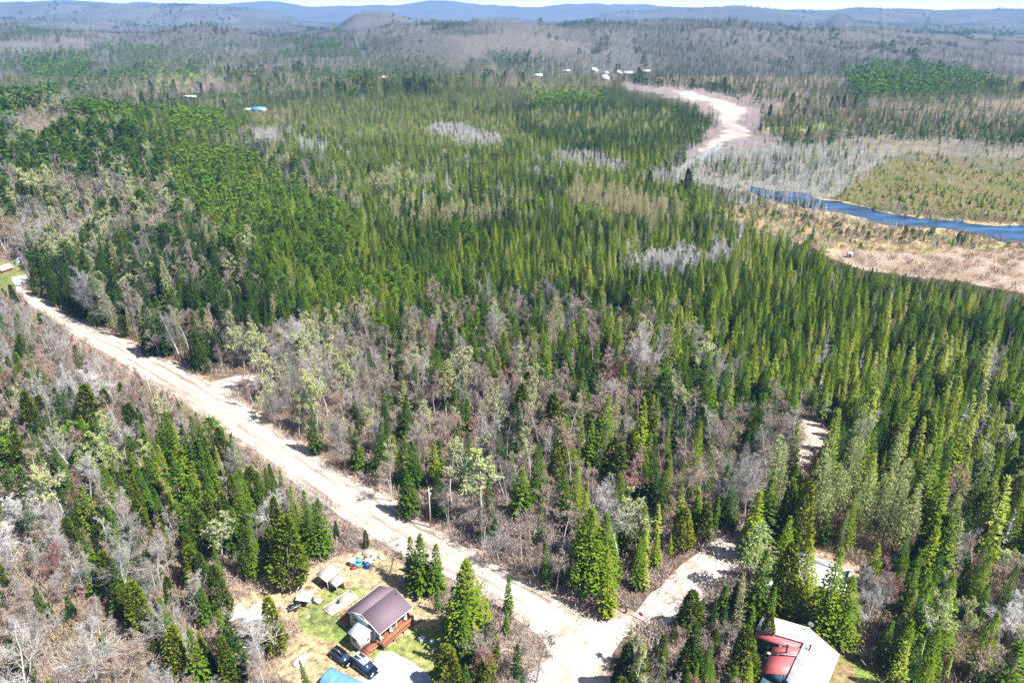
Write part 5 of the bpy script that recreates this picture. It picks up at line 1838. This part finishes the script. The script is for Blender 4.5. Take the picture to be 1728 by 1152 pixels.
# ---- vehicles
def car(name, label, cat, px, py, ang, L_, W_, H_, body, roofm, suv, panels, group=None):
    x, y, _ = un(px, py)
    t = thing(name, label, cat, (x, y, .03), math.radians(ang), group)
    h2 = W_ / 2
    zb = H_ * .56
    # lower body: cross sections along the length (x forward)
    secs = [(-.5, .80, .42, zb * .86), (-.47, .95, .32, zb * .97), (-.36, 1.0, .26, zb), (.10, 1.0, .24, zb), (.22, 1.0, .24, zb * .97), (.38, .98, .26, zb * .90), (.46, .92, .30, zb * .80), (.5, .78, .40, zb * .62)]
    b = MB()
    ring = []
    for sx, sw, z0, z1 in secs:
        w2 = h2 * sw
        ring.append([(sx * L_, -w2 * .94, z0), (sx * L_, -w2, z0 + .18), (sx * L_, -w2, z1 - .16), (sx * L_, -w2 * .86, z1), (sx * L_, w2 * .86, z1), (sx * L_, w2, z1 - .16), (sx * L_, w2, z0 + .18), (sx * L_, w2 * .94, z0)])
    V = [p for r_ in ring for p in r_]
    Fc = [(i * 8 + k, i * 8 + (k + 1) % 8, (i + 1) * 8 + (k + 1) % 8, (i + 1) * 8 + k) for i in range(len(ring) - 1) for k in range(8)]
    Fc += [tuple(range(7, -1, -1)), tuple(range((len(ring) - 1) * 8, len(ring) * 8))]
    b.add(V, Fc)
    bo = part('body', b, M[body], t, smooth=False)
    # glasshouse and roof
    r0, r1 = (-.47, .16) if suv else (-.44, .18)
    g = MB()
    base = [(r0 * L_, h2 * .84), ((r1 + .12) * L_, h2 * .80)]
    top = [((r0 + .06) * L_, h2 * .68), ((r1 - .03) * L_, h2 * .66)]
    V = [(base[0][0], -base[0][1], zb - .02), (base[1][0], -base[1][1], zb - .04), (base[1][0], base[1][1], zb - .04), (base[0][0], base[0][1], zb - .02),
         (top[0][0], -top[0][1], H_ - .05), (top[1][0], -top[1][1], H_ - .05), (top[1][0], top[1][1], H_ - .05), (top[0][0], top[0][1], H_ - .05)]
    g.add(V, [(0, 1, 5, 4), (1, 2, 6, 5), (2, 3, 7, 6), (3, 0, 4, 7), (4, 5, 6, 7)])
    part('windows', g, M['glass'], t)
    r_ = MB()
    nx = 8
    for i in range(nx):
        xa = top[0][0] - .06 + (top[1][0] - top[0][0] + .12) * i / nx
        xb = top[0][0] - .06 + (top[1][0] - top[0][0] + .12) * (i + 1) / nx
        za = H_ - .05 + .09 * math.sin(math.pi * (i + .3) / (nx + .6)); zb_ = H_ - .05 + .09 * math.sin(math.pi * (i + 1.3) / (nx + .6))
        w2 = h2 * .70
        r_.slab([(xa, -w2, za), (xb, -w2, zb_), (xb, w2, zb_), (xa, w2, za)], .05)
    ro = part('roof', r_, M[roofm], t)
    if suv:
        for sy in (-1, 1):
            rb = MB()
            rb.tube((top[0][0] + .1, sy * h2 * .66, H_ + .06), (top[1][0] - .2, sy * h2 * .66, H_ + .08), .025, .025, 5)
            part('roof_rail', rb, M['silver'], ro)
    for (xa, xb, ya, yb) in panels:
        p_ = MB()
        xm = (xa + xb) / 2
        p_.box((xm * L_, (ya + yb) / 2 * h2, H_ + .055), ((xb - xa) * L_, (yb - ya) * h2, .02))
        part('sunroof', p_, M['glass'], ro)
    for sx in (-.31, .31):
        for sy in (-1, 1):
            w = MB()
            w.tube((sx * L_, sy * (h2 - .20), .33), (sx * L_, sy * (h2 + .01), .33), .33, .33, 16)
            wo = part('wheel', w, M['tyre'], t)
            rm = MB()
            rm.tube((sx * L_, sy * (h2 + .01), .33), (sx * L_, sy * (h2 + .025), .33), .20, .18, 12)
            part('rim', rm, M['steel'], wo)
    for sy in (-1, 1):
        l = MB()
        l.box((L_ * .478, sy * h2 * .66, zb * .70), (.16, .34, .16))
        part('headlight', l, M['lamp'], t)
        l = MB()
        l.box((-L_ * .492, sy * h2 * .70, zb * .80), (.08, .24, .2))
        part('tail_light', l, M['redpaint'], t)
        l = MB()
        l.box((.17 * L_, sy * (h2 + .08), zb + .08), (.12, .2, .14))
        part('wing_mirror', l, M[body], t)


car('parked_car', 'black hatchback parked beside the white annex, nose towards the pale-roofed vehicle', 'car', 577, 1112, -37, 4.3, 1.78, 1.45, 'carblack', 'carblack', False, [])
car('parked_suv', 'dark estate vehicle with curved white roof and dark sunroofs, parked by the steps', 'car', 616, 1129, -38, 4.7, 1.9, 1.95, 'cardark', 'silver', True, [(-.36, -.08, -.62, -.08), (-.30, -.04, .10, .62)])


# ---- blue tarpaulin garage
def tarp_garage():
    A_, B_ = un(563, 1123, 2.5), un(618, 1138, 2.5)
    a = math.radians(-27)
    t = thing('tarpaulin_garage', 'arched blue tarpaulin garage at the bottom of the yard beside the parked cars', 'garage', ((A_[0] + B_[0]) / 2 - 1.0, (A_[1] + B_[1]) / 2 - 1.6, 0), a)
    L_, W_, H_ = 5.6, 3.9, 2.6
    m_ = MB()
    n_ = 14
    nl = 17
    P = []
    for i in range(nl):
        x = -L_ / 2 + L_ * i / (nl - 1)
        sag = .07 * abs(math.sin(math.pi * 4 * i / (nl - 1)))
        for k in range(n_ + 1):
            th = math.pi * k / n_
            y = math.cos(th) * (W_ / 2 - sag)
            z = (math.sin(th) ** .7) * (H_ - sag)
            P.append((x, y, z))
    m_.add(P, [(i * (n_ + 1) + k, i * (n_ + 1) + k + 1, (i + 1) * (n_ + 1) + k + 1, (i + 1) * (n_ + 1) + k) for i in range(nl - 1) for k in range(n_)])
    co = part('cover', m_, M['tarpblue'], t)
    md = co.modifiers.new('thick', 'SOLIDIFY')
    md.thickness = .03
    for i in range(5):
        x = -L_ / 2 + .03 + (L_ - .06) * i / 4
        f = MB()
        pts = [(x, math.cos(math.pi * k / 12) * (W_ / 2 - .06), math.sin(math.pi * k / 12) ** .7 * (H_ - .06)) for k in range(13)]
        for p, q in zip(pts[:-1], pts[1:]):
            f.tube(p, q, .025, .025, 5)
        part('frame_hoop', f, M['steel'], t)
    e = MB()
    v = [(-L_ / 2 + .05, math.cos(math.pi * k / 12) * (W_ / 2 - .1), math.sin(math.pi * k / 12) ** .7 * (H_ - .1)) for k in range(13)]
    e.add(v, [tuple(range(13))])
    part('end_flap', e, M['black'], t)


tarp_garage()


# ---- shelters, bins and odds and ends of the yard
def shelter(name, label, px, py, ang, lx, ly, h0, h1, mat, post='pole', group=None, back=False, cat='shelter'):
    x, y, _ = un(px, py)
    t = thing(name, label, cat, (x, y, 0), math.radians(ang), group)
    m_ = MB()
    m_.slab([(-lx / 2, -ly / 2, h0), (lx / 2, -ly / 2, h0), (lx / 2, ly / 2, h1), (-lx / 2, ly / 2, h1)], .07)
    nr = int(lx / .45)
    for k in range(nr + 1):
        xx = -lx / 2 + lx * k / nr
        m_.tube((xx, -ly / 2, h0 + .01), (xx, ly / 2, h1 + .01), .018, .018, 4)
    part('roof', m_, M[mat], t)
    for sx in (-1, 1):
        for sy in (-1, 1):
            q = MB()
            zt = (h0 if sy < 0 else h1) - .1
            q.box((sx * (lx / 2 - .2), sy * (ly / 2 - .2), zt / 2), (.11, .11, zt))
            part('post', q, M[post], t)
    if back:
        q = MB()
        q.box((0, ly / 2 - .15, h1 / 2 - .1), (lx - .5, .05, h1 - .25))
        q.box((-lx / 2 + .18, 0, h0 / 2 - .05), (.05, ly - .5, h0 - .15))
        part('wall', q, M['wood'], t)
    return t


shelter('woodshed', 'larger flat pale-roofed shelter behind the smaller one, above the timber frame', 556, 983, -40, 3.1, 2.9, 2.0, 2.5, 'palewood', back=True)
shelter('woodshed', 'smaller white-roofed shelter on posts, right-hand front neighbour of the larger pale one', 570, 993, -42, 2.3, 1.9, 1.7, 2.0, 'palewood', back=True)
shelter('kennel_shelter', 'low shelter with square white roof and black interior left of the small white chest', 516, 1019, -8, 2.5, 1.9, 1.6, 2.0, 'white', back=True)
x, y, _ = un(537, 1017)
t = thing('storage_chest', 'small white chest standing right of the white-roofed kennel shelter', 'chest', (x, y, 0), math.radians(-25))
m_ = MB(); m_.box((0, 0, .3), (1.15, .75, .6)); part('box', m_, M['wood'], t)
m_ = MB(); m_.box((0, 0, .65), (1.3, .9, .08)); part('lid', m_, M['white'], t)
x, y, _ = un(497, 1027)
t = thing('garden_trailer', 'small grey trailer with dark load left of the white-roofed kennel shelter', 'trailer', (x, y, 0), math.radians(35))
m_ = MB(); m_.box((0, 0, .55), (1.9, 1.1, .08)); m_.box((0, .55, .72), (1.9, .05, .32)); m_.box((0, -.55, .72), (1.9, .05, .32)); m_.box((.95, 0, .72), (.05, 1.1, .32)); part('tray', m_, M['steel'], t)
m_ = MB(); m_.box((-.3, 0, .75), (.8, .8, .35)); m_.box((.4, .1, .7), (.5, .7, .2)); part('load', m_, M['black'], t)
m_ = MB(); m_.tube((-.95, 0, .5), (-1.9, 0, .4), .04, .04, 6); part('drawbar', m_, M['steel'], t)
for sy in (-1, 1):
    m_ = MB(); m_.tube((0, sy * .62, .28), (0, sy * .74, .28), .28, .28, 12); part('wheel', m_, M['tyre'], t)


def tarp_roof(label, px, py, ang, lx, ly, zc, ze, sk):
    x, y, _ = un(px, py)
    t = thing('tarpaulin_canopy', label, 'canopy', (x, y, 0), math.radians(ang), 'white tarpaulin canopies left of the yard')
    m_ = MB()
    n_ = 8
    V = []
    for i in range(n_ + 1):
        for k in range(n_ + 1):
            u, v = i / n_ * 2 - 1, k / n_ * 2 - 1
            V.append((u * lx / 2 * (1 - sk * (v + 1) / 2), v * ly / 2, ze + (zc - ze) * (1 - abs(u)) + .06 * math.sin(v * 7 + u * 5)))
    m_.add(V, [(i * (n_ + 1) + k, (i + 1) * (n_ + 1) + k, (i + 1) * (n_ + 1) + k + 1, i * (n_ + 1) + k + 1) for i in range(n_) for k in range(n_)])
    c = part('sheet', m_, M['tarpwhite'], t)
    md = c.modifiers.new('thick', 'SOLIDIFY'); md.thickness = .03
    for sx in (-1, 1):
        for sy in (-1, 1):
            q = MB(); q.tube((sx * lx * .46 * (1 - sk * (sy + 1) / 2), sy * ly * .46, 0), (sx * lx * .46 * (1 - sk * (sy + 1) / 2), sy * ly * .46, ze), .05, .05, 5); part('pole', q, M['pole'], t)


tarp_roof('left white tarpaulin canopy, kite-shaped, among bare birches beside the yard', 405, 1046, 20, 4.4, 3.4, 2.1, 1.6, .75)
tarp_roof('right white tarpaulin canopy, wider, partly hidden by the white-limbed birch', 441, 1046, 14, 4.6, 3.6, 2.2, 1.7, .25)

# heap of bins and boxes above the cottage
cxy = lambda px, py: un(px, py)[:2]


def crate(name, label, cat, px, py, d, mat, ang=0, lid=None, z=0):
    x, y = cxy(px, py)
    t = thing(name, label, cat, (x, y, z), math.radians(ang))
    m_ = MB()
    w2, d2, h_ = d[0] / 2, d[1] / 2, d[2]
    th = .04
    for c, s_ in (((0, 0, th / 2), (d[0], d[1], th)), ((-w2 + th / 2, 0, (h_ + th) / 2), (th, d[1], h_ - th)), ((w2 - th / 2, 0, (h_ + th) / 2), (th, d[1], h_ - th)), ((0, -d2 + th / 2, (h_ + th) / 2), (d[0] - 2 * th, th, h_ - th)), ((0, d2 - th / 2, (h_ + th) / 2), (d[0] - 2 * th, th, h_ - th))):
        m_.box(c, s_)
    part('box', m_, M[mat], t)
    m_ = MB()
    if lid:
        m_.box((0, 0, h_ + .03), (d[0] + .06, d[1] + .06, .05))
        part('lid', m_, M[lid], t)
    else:
        m_.box((0, 0, h_ + .01), (d[0] + .08, .05, .05)); m_.box((0, d2, h_ + .012), (d[0] + .08, .05, .055))
        part('rim', m_, M[mat], t)


crate('storage_bin', 'tall narrow white bin at the left of the bin heap', 'bin', 596, 953, (.9, .8, 1.5), 'white', 5, 'white')
crate('storage_bin', 'square white tub with teal inside, centre left of the bin heap', 'bin', 605, 955, (1.2, 1.1, 1.1), 'teal', 0, None)
crate('storage_bin', 'white freezer box with beige lid above the dark blue barrel', 'bin', 623, 951, (1.3, .9, 1.0), 'white', 0, 'white')
crate('plywood_box', 'large tan plywood box behind the bins, right side', 'box', 622, 940, (1.7, 1.3, 1.3), 'tan', -4, 'tan')
crate('plywood_box', 'low tan plywood box behind the teal tub', 'box', 607, 941, (1.8, 1.1, .8), 'tan', 8, 'tan')
crate('storage_bin', 'narrow grey-white bin at the right end of the bin heap', 'bin', 632, 944, (.7, .8, 1.4), 'silver', 0, 'white')
crate('red_box', 'small red box at the foot of the tall narrow white bin', 'box', 597, 959, (.9, .6, .35), 'redpaint', 20, 'redpaint')


def barrel(label, px, py, mat, r_=.36, h_=.95):
    x, y = cxy(px, py)
    t = thing('barrel', label, 'barrel', (x, y, 0), 0)
    m_ = MB()
    for z0, z1, a_, b_ in ((0, .05, r_ * .9, r_), (.05, h_ * .33, r_, r_), (h_ * .33, h_ * .37, r_ * 1.06, r_ * 1.06), (h_ * .37, h_ * .66, r_, r_), (h_ * .66, h_ * .70, r_ * 1.06, r_ * 1.06), (h_ * .70, h_, r_, r_ * .92)):
        m_.tube((0, 0, z0), (0, 0, z1), a_, b_, 16)
    part('drum', m_, M[mat], t)
    m_ = MB(); m_.tube((0, 0, h_), (0, 0, h_ + .04), r_ * .8, r_ * .78, 14); part('lid', m_, M[mat], t)


barrel('dark blue barrel in front of the white freezer box', 620, 957, 'blueplastic', .5, .9)
barrel('bright blue barrel half hidden in the bushes below the side road', 1168, 1098, 'blueplastic', .4, 1.0)
x, y = cxy(575, 1017)
t = thing('timber_frame', 'long pale timber frame lying on sandy ground between shelters and cottage', 'frame', (x, y, .02), math.radians(50))
for i, (c, d_) in enumerate([((0, -1.2, .1), (5.6, .14, .2)), ((0, 1.2, .1), (5.6, .14, .2)), ((-2.73, 0, .1), (.14, 2.26, .2)), ((2.73, 0, .1), (.14, 2.26, .2)), ((.2, 0, .1), (.14, 2.26, .2))]):
    m_ = MB(); m_.box(c, d_); part('plank', m_, M['palewood'], t)
m_ = MB(); m_.box((-1.2, 0, .04), (2.5, 2.2, .08)); m_.box((1.5, 0, .04), (2.2, 2.2, .07)); part('sand_fill', m_, M['sand'], t)
m_ = MB(); m_.tube((-.3, -.2, 0), (-.3, -.2, .55), .18, .2, 10); m_.tube((-.3, -.2, .55), (-.3, -.2, .6), .24, .24, 10)
single('garden_pot', m_, M['black'], 'small dark pot standing inside the pale timber frame', 'pot', (x, y, .1))


def rock(label, px, py, r_, flat, mat='stone', seed=0, name='boulder', cat='boulder', group=None):
    x, y = cxy(px, py)
    g = np.random.default_rng(seed)
    m_ = MB()
    n_, k_ = 10, 5
    V = []
    for i in range(k_ + 1):
        ph = math.pi / 2 * i / k_
        for k in range(n_):
            th = 2 * math.pi * k / n_
            q = r_ * g.uniform(.8, 1.15)
            V.append((q * math.cos(ph) * math.cos(th), q * math.cos(ph) * math.sin(th) * .8, q * math.sin(ph) * flat - .05))
    m_.add(V, [(i * n_ + k, i * n_ + (k + 1) % n_, (i + 1) * n_ + (k + 1) % n_, (i + 1) * n_ + k) for i in range(k_) for k in range(n_)])
    single(name, m_, M[mat], label, cat, (x, y, 0), g.uniform(0, 6), group)


rock('flat grey boulder in the brown grass left of the blue garage', 505, 1117, 1.3, .35, seed=1)
rock('smaller grey boulder just above the flat one', 514, 1108, .8, .45, seed=2)
rock('pale boulder at the yard edge left of the shelters', 500, 990, .9, .5, seed=3)
rock('small pale stone right of the pale boulder', 508, 996, .45, .5, seed=4)
rock('small pale stone on the green grass by the timber frame', 520, 1040, .4, .5, seed=5)
rock('pale boulder behind the bin heap, right side', 643, 940, .7, .8, seed=6)
for k, (px, py, lb) in enumerate([(712, 1077, 'round pale well cover on the lawn, upper left of two'), (729, 1082, 'round pale well cover on the lawn, lower right of two')]):
    x, y = cxy(px, py)
    t = thing('well_cover', lb, 'well cover', (x, y, 0), 0, 'well covers on the lawn')
    m_ = MB(); m_.tube((0, 0, 0), (0, 0, .14), .55, .52, 20); part('rim', m_, M['concrete'], t)
    m_ = MB(); m_.tube((0, 0, .14), (0, 0, .2), .42, .38, 18); m_.box((0, 0, .22), (.3, .05, .04)); part('lid', m_, M['white'], t)


# poles and wires
def utility_pole(label, px, py, h_, ang, arm=True):
    x, y = cxy(px, py)
    t = thing('utility_pole', label, 'utility pole', (x, y, 0), math.radians(ang), 'utility poles along the gravel road')
    m_ = MB(); m_.tube((0, 0, -.3), (0, 0, h_), .17, .11, 10); part('pole', m_, M['pole'], t)
    if arm:
        m_ = MB(); m_.box((0, 0, h_ - .45), (1.5, .1, .12)); ar = part('crossarm', m_, M['pole'], t)
        for sx in (-.65, .0, .65):
            m_ = MB(); m_.tube((sx, 0, h_ - .4 + (.42 if sx == 0 else 0)), (sx, 0, h_ - .2 + (.42 if sx == 0 else 0)), .06, .05, 8); part('insulator', m_, M['white'], ar)
        m_ = MB(); m_.tube((.28, 0, h_ - 2.0), (.28, 0, h_ - 1.2), .2, .2, 12); part('transformer', m_, M['steel'], t)
    return np.array([x, y, h_ - .2])


pa = utility_pole('grey utility pole with transformer on the far side of the gravel road', 727, 890, 9.2, 35)
pb = utility_pole('plain utility pole rising from the bushes right of the junction', 1062, 1168, 8.6, 35)
pc = utility_pole('thin distant utility pole beside the upper stretch of the gravel road', 258, 680, 8.0, 35)


def wire(label, a_, b_, sag):
    m_ = MB()
    n_ = 26
    pts = [a_ + (b_ - a_) * k / n_ - np.array([0, 0, sag * 4 * (k / n_) * (1 - k / n_)]) for k in range(n_ + 1)]
    for p, q in zip(pts[:-1], pts[1:]):
        m_.tube(p, q, .022, .022, 4, caps=False)
    single('power_line', m_, M['black'], label, 'power line', group='power lines')


wire('upper of two thin power lines crossing above the road junction', pa + [0, 0, .1], pb + [0, 0, .1], 1.6)
wire('lower of two thin power lines crossing above the road junction', pa + [.5, .3, -.8], pb + [0, 0, -1.0], 1.9)
x, y = cxy(744, 1163)
t = thing('bird_feeder', 'thin white post with dark bird feeder on the lawn near the bottom edge', 'bird feeder', (x, y, 0))
m_ = MB(); m_.tube((0, 0, 0), (0, 0, 3.4), .05, .04, 8); part('post', m_, M['white'], t)
m_ = MB(); m_.box((0, 0, 3.5), (.5, .5, .05)); m_.box((0, 0, 3.75), (.3, .3, .4)); m_.slab([(-.35, -.35, 4.0), (.35, -.35, 4.0), (.05, .05, 4.2), (-.05, .05, 4.2)], .04); part('feeder', m_, M['black'], t)

# swing barrier at the side road
t = thing('road_barrier', 'metal road barrier arm with red disc at the mouth of the side road', 'barrier', (*cxy(1084, 1046), 0), math.atan2(cxy(1097, 1054)[1] - cxy(1072, 1041)[1], cxy(1097, 1054)[0] - cxy(1072, 1041)[0]))
m_ = MB(); m_.tube((-1.4, 0, 1.05), (1.5, 0, 1.05), .06, .06, 8); part('arm', m_, M['steel'], t)
m_ = MB(); m_.tube((1.5, 0, 0), (1.5, 0, 1.3), .09, .09, 8); part('post', m_, M['black'], t)
m_ = MB(); m_.tube((-.35, -.06, 1.15), (-.35, .0, 1.15), .42, .42, 8); part('red_disc', m_, M['redpaint'], t)
t = thing('road_barrier', 'opened dark barrier arm lying on the brown verge left of the side road mouth', 'barrier', (*cxy(1056, 1034), 0), math.atan2(cxy(1056, 1034)[1] - cxy(1042, 1026)[1], cxy(1056, 1034)[0] - cxy(1042, 1026)[0]))
m_ = MB(); m_.tube((-1.7, 0, .7), (0, 0, .9), .06, .06, 8); part('arm', m_, M['black'], t)
m_ = MB(); m_.tube((0, 0, 0), (0, 0, 1.2), .12, .12, 8); m_.box((.1, 0, .6), (.3, .3, .4)); part('post', m_, M['black'], t)


# concrete foundation and white trailer in the second clearing
K_ = np.array(un(1438, 962, 1.1)[:2])
a = math.radians(146)
t = thing('house_foundation', 'pale concrete foundation walls open to the sky in the second clearing', 'foundation', (K_[0], K_[1], 0), a)
L1, L2 = 10.5, 7.0
m_ = MB()
m_.box((L1 / 2, .15, .55), (L1, .3, 1.1)); m_.box((L1 / 2, L2 - .15, .55), (L1, .3, 1.1)); m_.box((.15, L2 / 2, .55), (.3, L2 - .6, 1.1)); m_.box((L1 - .15, L2 / 2, .55), (.3, L2 - .6, 1.1))
part('wall', m_, M['white'], t)
m_ = MB(); m_.box((L1 / 2, L2 / 2, .09), (L1 - .6, L2 - .6, .12)); part('floor_slab', m_, M['concrete'], t)
x, y = cxy(1309, 992)
t = thing('camper_trailer', 'white camper trailer half hidden left of the tall knobbly cedar', 'trailer', (x, y, 0), math.radians(10))
m_ = MB()
prof = [(-2.3, .5), (2.3, .5), (2.5, 1.1), (2.2, 2.3), (-2.2, 2.3), (-2.5, 1.3)]
V = [(p[0], -1.1, p[1]) for p in prof] + [(p[0], 1.1, p[1]) for p in prof]
m_.add(V, [tuple(range(6)), tuple(range(11, 5, -1))] + [(i, 6 + i, 6 + (i + 1) % 6, (i + 1) % 6) for i in range(6)])
part('body', m_, M['white'], t)
for sx in (-1.2, 1.0):
    m_ = MB(); m_.box((sx, -1.11, 1.6), (.9, .03, .5)); part('window', m_, M['glass'], t)
for sy in (-1, 1):
    m_ = MB(); m_.tube((-.2, sy * .95, .32), (-.2, sy * 1.12, .32), .32, .32, 12); part('wheel', m_, M['tyre'], t)
m_ = MB(); m_.tube((2.4, 0, .5), (3.4, 0, .45), .05, .05, 6); part('drawbar', m_, M['steel'], t)
x, y = cxy(1455, 1000)
rock('pale stone on the sandy ground below the foundation', 1450, 1002, .6, .5, seed=9)
rock('darker stone left of the pale one below the foundation', 1441, 986, .45, .5, seed=10)


# ---- far houses
def house(label, px, py, w_, d_, h_, rise, wall, roof, ang, group='houses of the far village'):
    c = un(px, py)
    for _ in range(5):
        c = un(px, py, tz(c[0], c[1]))
    t = thing('house', label, 'house', (c[0], c[1], tz(c[0], c[1]) - .2), math.radians(ang), group)
    w_, d_, h_, rise = w_ * .8, d_ * .75, h_ * .85, rise * .85
    m_ = MB()
    gable_wall(m_, -w_ / 2, w_ / 2, -d_ / 2, .2, 0, h_, h_ + rise * .96, 0)
    gable_wall(m_, -w_ / 2, w_ / 2, d_ / 2 - .2, .2, 0, h_, h_ + rise * .96, 0)
    m_.box((-w_ / 2 + .1, 0, h_ / 2), (.2, d_ - .4, h_)); m_.box((w_ / 2 - .1, 0, h_ / 2), (.2, d_ - .4, h_))
    part('wall', m_, M[wall], t)
    m_ = MB()
    gable_roof(m_, -w_ / 2 - .5, w_ / 2 + .5, -d_ / 2 - .5, d_ / 2 + .5, h_ - .25, h_ + rise, 0, .25)
    part('roof', m_, M[roof], t)
    for k in range(3):
        m_ = MB(); m_.box((-w_ / 2 + w_ * (k + .5) / 3, -d_ / 2 - .03, h_ * .5), (1.3, .06, 1.2)); part('window', m_, M['glass'], t)
        m_ = MB(); m_.box((-w_ / 2 - .03, -d_ / 2 + d_ * (k + .5) / 3, h_ * .5), (.06, 1.3, 1.2)); part('window', m_, M['glass'], t)


house('long pinkish-roofed house, leftmost of the far village', 956, 115, 9, 15, 4, 2.5, 'cream', 'tan', 80)
house('tallest white house of the far village, near its middle', 1003, 123, 11, 13, 7, 3, 'white', 'metalroof', 25)
house('small blue-grey roofed house right of the tallest white village house', 1022, 126, 9, 10, 4, 2.4, 'white', 'bluegrey', 60)
house('white village house with grey roof left of the beige one', 1045, 126, 9, 12, 5, 2.6, 'white', 'concrete', 20)
house('large beige building at the edge of the far village', 1060, 127, 12, 16, 4.5, 2.6, 'cream', 'metalroof', 75)
house('low white house at the right end of the far village', 1091, 122, 8, 14, 3.2, 2, 'white', 'metalroof', 85)
house('single white house on the slope above the far village', 1023, 98, 11, 13, 7, 3, 'white', 'metalroof', 30)
house('white cabin alone in the grey woods above the dark pines', 910, 77, 9, 15, 4, 2.5, 'white', 'metalroof', 80)
house('red-roofed white farmhouse in the far left woods', 245, 193, 9, 14, 4, 2.4, 'white', 'redroof', 78, 'farms at the bog edge')
house('small white shed right of the red-roofed farmhouse', 260, 196, 5, 7, 3, 1.6, 'white', 'metalroof', 60, 'farms at the bog edge')
house('white house left of the red-roofed farmhouse', 205, 186, 8, 12, 4, 2.2, 'white', 'metalroof', 70, 'farms at the bog edge')
house('blue-roofed farm building beyond the larch streaks', 438, 189, 11, 17, 3.6, 2.6, 'white', 'tarpblue', 80, 'farms at the bog edge')
house('low white shed beside the blue-roofed farm building', 422, 188, 6, 12, 2.6, 1.4, 'cream', 'metalroof', 85, 'farms at the bog edge')
house('long pale barn roof among pale birches on the far left', 322, 167, 8, 18, 3.0, 1.8, 'white', 'metalroof', 82, 'farms at the bog edge')
house('tiny red cabin in the far mixed woods left of centre', 648, 134, 7, 9, 3.5, 2, 'rust', 'metalroof', 40, 'farms at the bog edge')

# the blind at the edge of the sedge meadow
x, y = cxy(1433, 434)
t = thing('hunting_blind', 'small white hut with dark opening at the left end of the sedge meadow', 'hut', (x, y, 0), math.radians(15))
m_ = MB(); t.scale = (.6, .6, .6)
m_ = MB(); m_.box((0, 1.1, 1.5), (2.8, .1, 3.0)); m_.box((1.35, 0, 1.5), (.1, 2.1, 3.0)); m_.box((-1.35, 0, 1.5), (.1, 2.1, 3.0)); m_.box((.85, -1.1, 1.5), (1.0, .1, 3.0)); part('wall', m_, M['white'], t)
m_ = MB(); m_.slab([(-1.7, -1.4, 3.0), (1.7, -1.4, 3.0), (1.7, 1.4, 3.5), (-1.7, 1.4, 3.5)], .1); part('roof', m_, M['metalroof'], t)
m_ = MB(); m_.box((-.5, -1.0, 1.4), (1.6, .05, 2.6)); part('doorway_shade', m_, M['black'], t)  # black sheet paints the shade inside the open entrance

# yard at the upper left
x, y = cxy(9, 462)
t = thing('garden_shed', 'small red shed with pinkish-white roof in the lawn at the left edge', 'shed', (x, y, 0), math.radians(-20))
m_ = MB(); gable_wall(m_, -1.8, 1.8, -2.2, .1, 0, 2.3, 3.4, 0); gable_wall(m_, -1.8, 1.8, 2.1, .1, 0, 2.3, 3.4, 0); m_.box((-1.75, 0, 1.15), (.1, 4.2, 2.3)); m_.box((1.75, 0, 1.15), (.1, 4.2, 2.3)); part('wall', m_, M['rust'], t)
m_ = MB(); gable_roof(m_, -2.2, 2.2, -2.5, 2.5, 2.2, 3.55, 0, .1); part('roof', m_, M['cream'], t)
m_ = MB(); m_.box((0, -2.23, 1.0), (1.1, .05, 2.0)); part('door', m_, M['white'], t)
x, y = cxy(36, 450)
t = thing('garden_shed', 'narrow blue-white shed beside the dark spruce, right of the red one', 'shed', (x, y, 0), math.radians(30))
m_ = MB(); gable_wall(m_, -1.5, 1.5, -1.5, .1, 0, 2.6, 3.6, 0); gable_wall(m_, -1.5, 1.5, 1.4, .1, 0, 2.6, 3.6, 0); m_.box((-1.45, 0, 1.3), (.1, 2.8, 2.6)); m_.box((1.45, 0, 1.3), (.1, 2.8, 2.6)); part('wall', m_, M['bluewall'], t)
m_ = MB(); gable_roof(m_, -1.9, 1.9, -1.8, 1.8, 2.5, 3.75, 0, .1); part('roof', m_, M['bluegrey'], t)

# ------------------------------------------------------------------ HAZE
zmax = float(terrain(*[a.ravel() for a in np.meshgrid(np.linspace(-9000, 9000, 400), np.linspace(1000, 13000, 400))]).max())
hz, nt, N, L, out = new_mat('haze_air')
pv = N.new("ShaderNodeVolumePrincipled")
pv.inputs['Color'].default_value = (.25, .52, 1.0, 1)
pv.inputs['Density'].default_value = 9e-5
pv.inputs['Anisotropy'].default_value = 0.0
L.new(pv.outputs[0], out.inputs['Volume'])
mb = MB()
mb.box((0, 6590, (zmax + 25) / 2 - 1), (24000, 13200, zmax + 27))
ho = add_obj('haze', mb.mesh('haze', [hz]))
ho['kind'] = 'stuff'
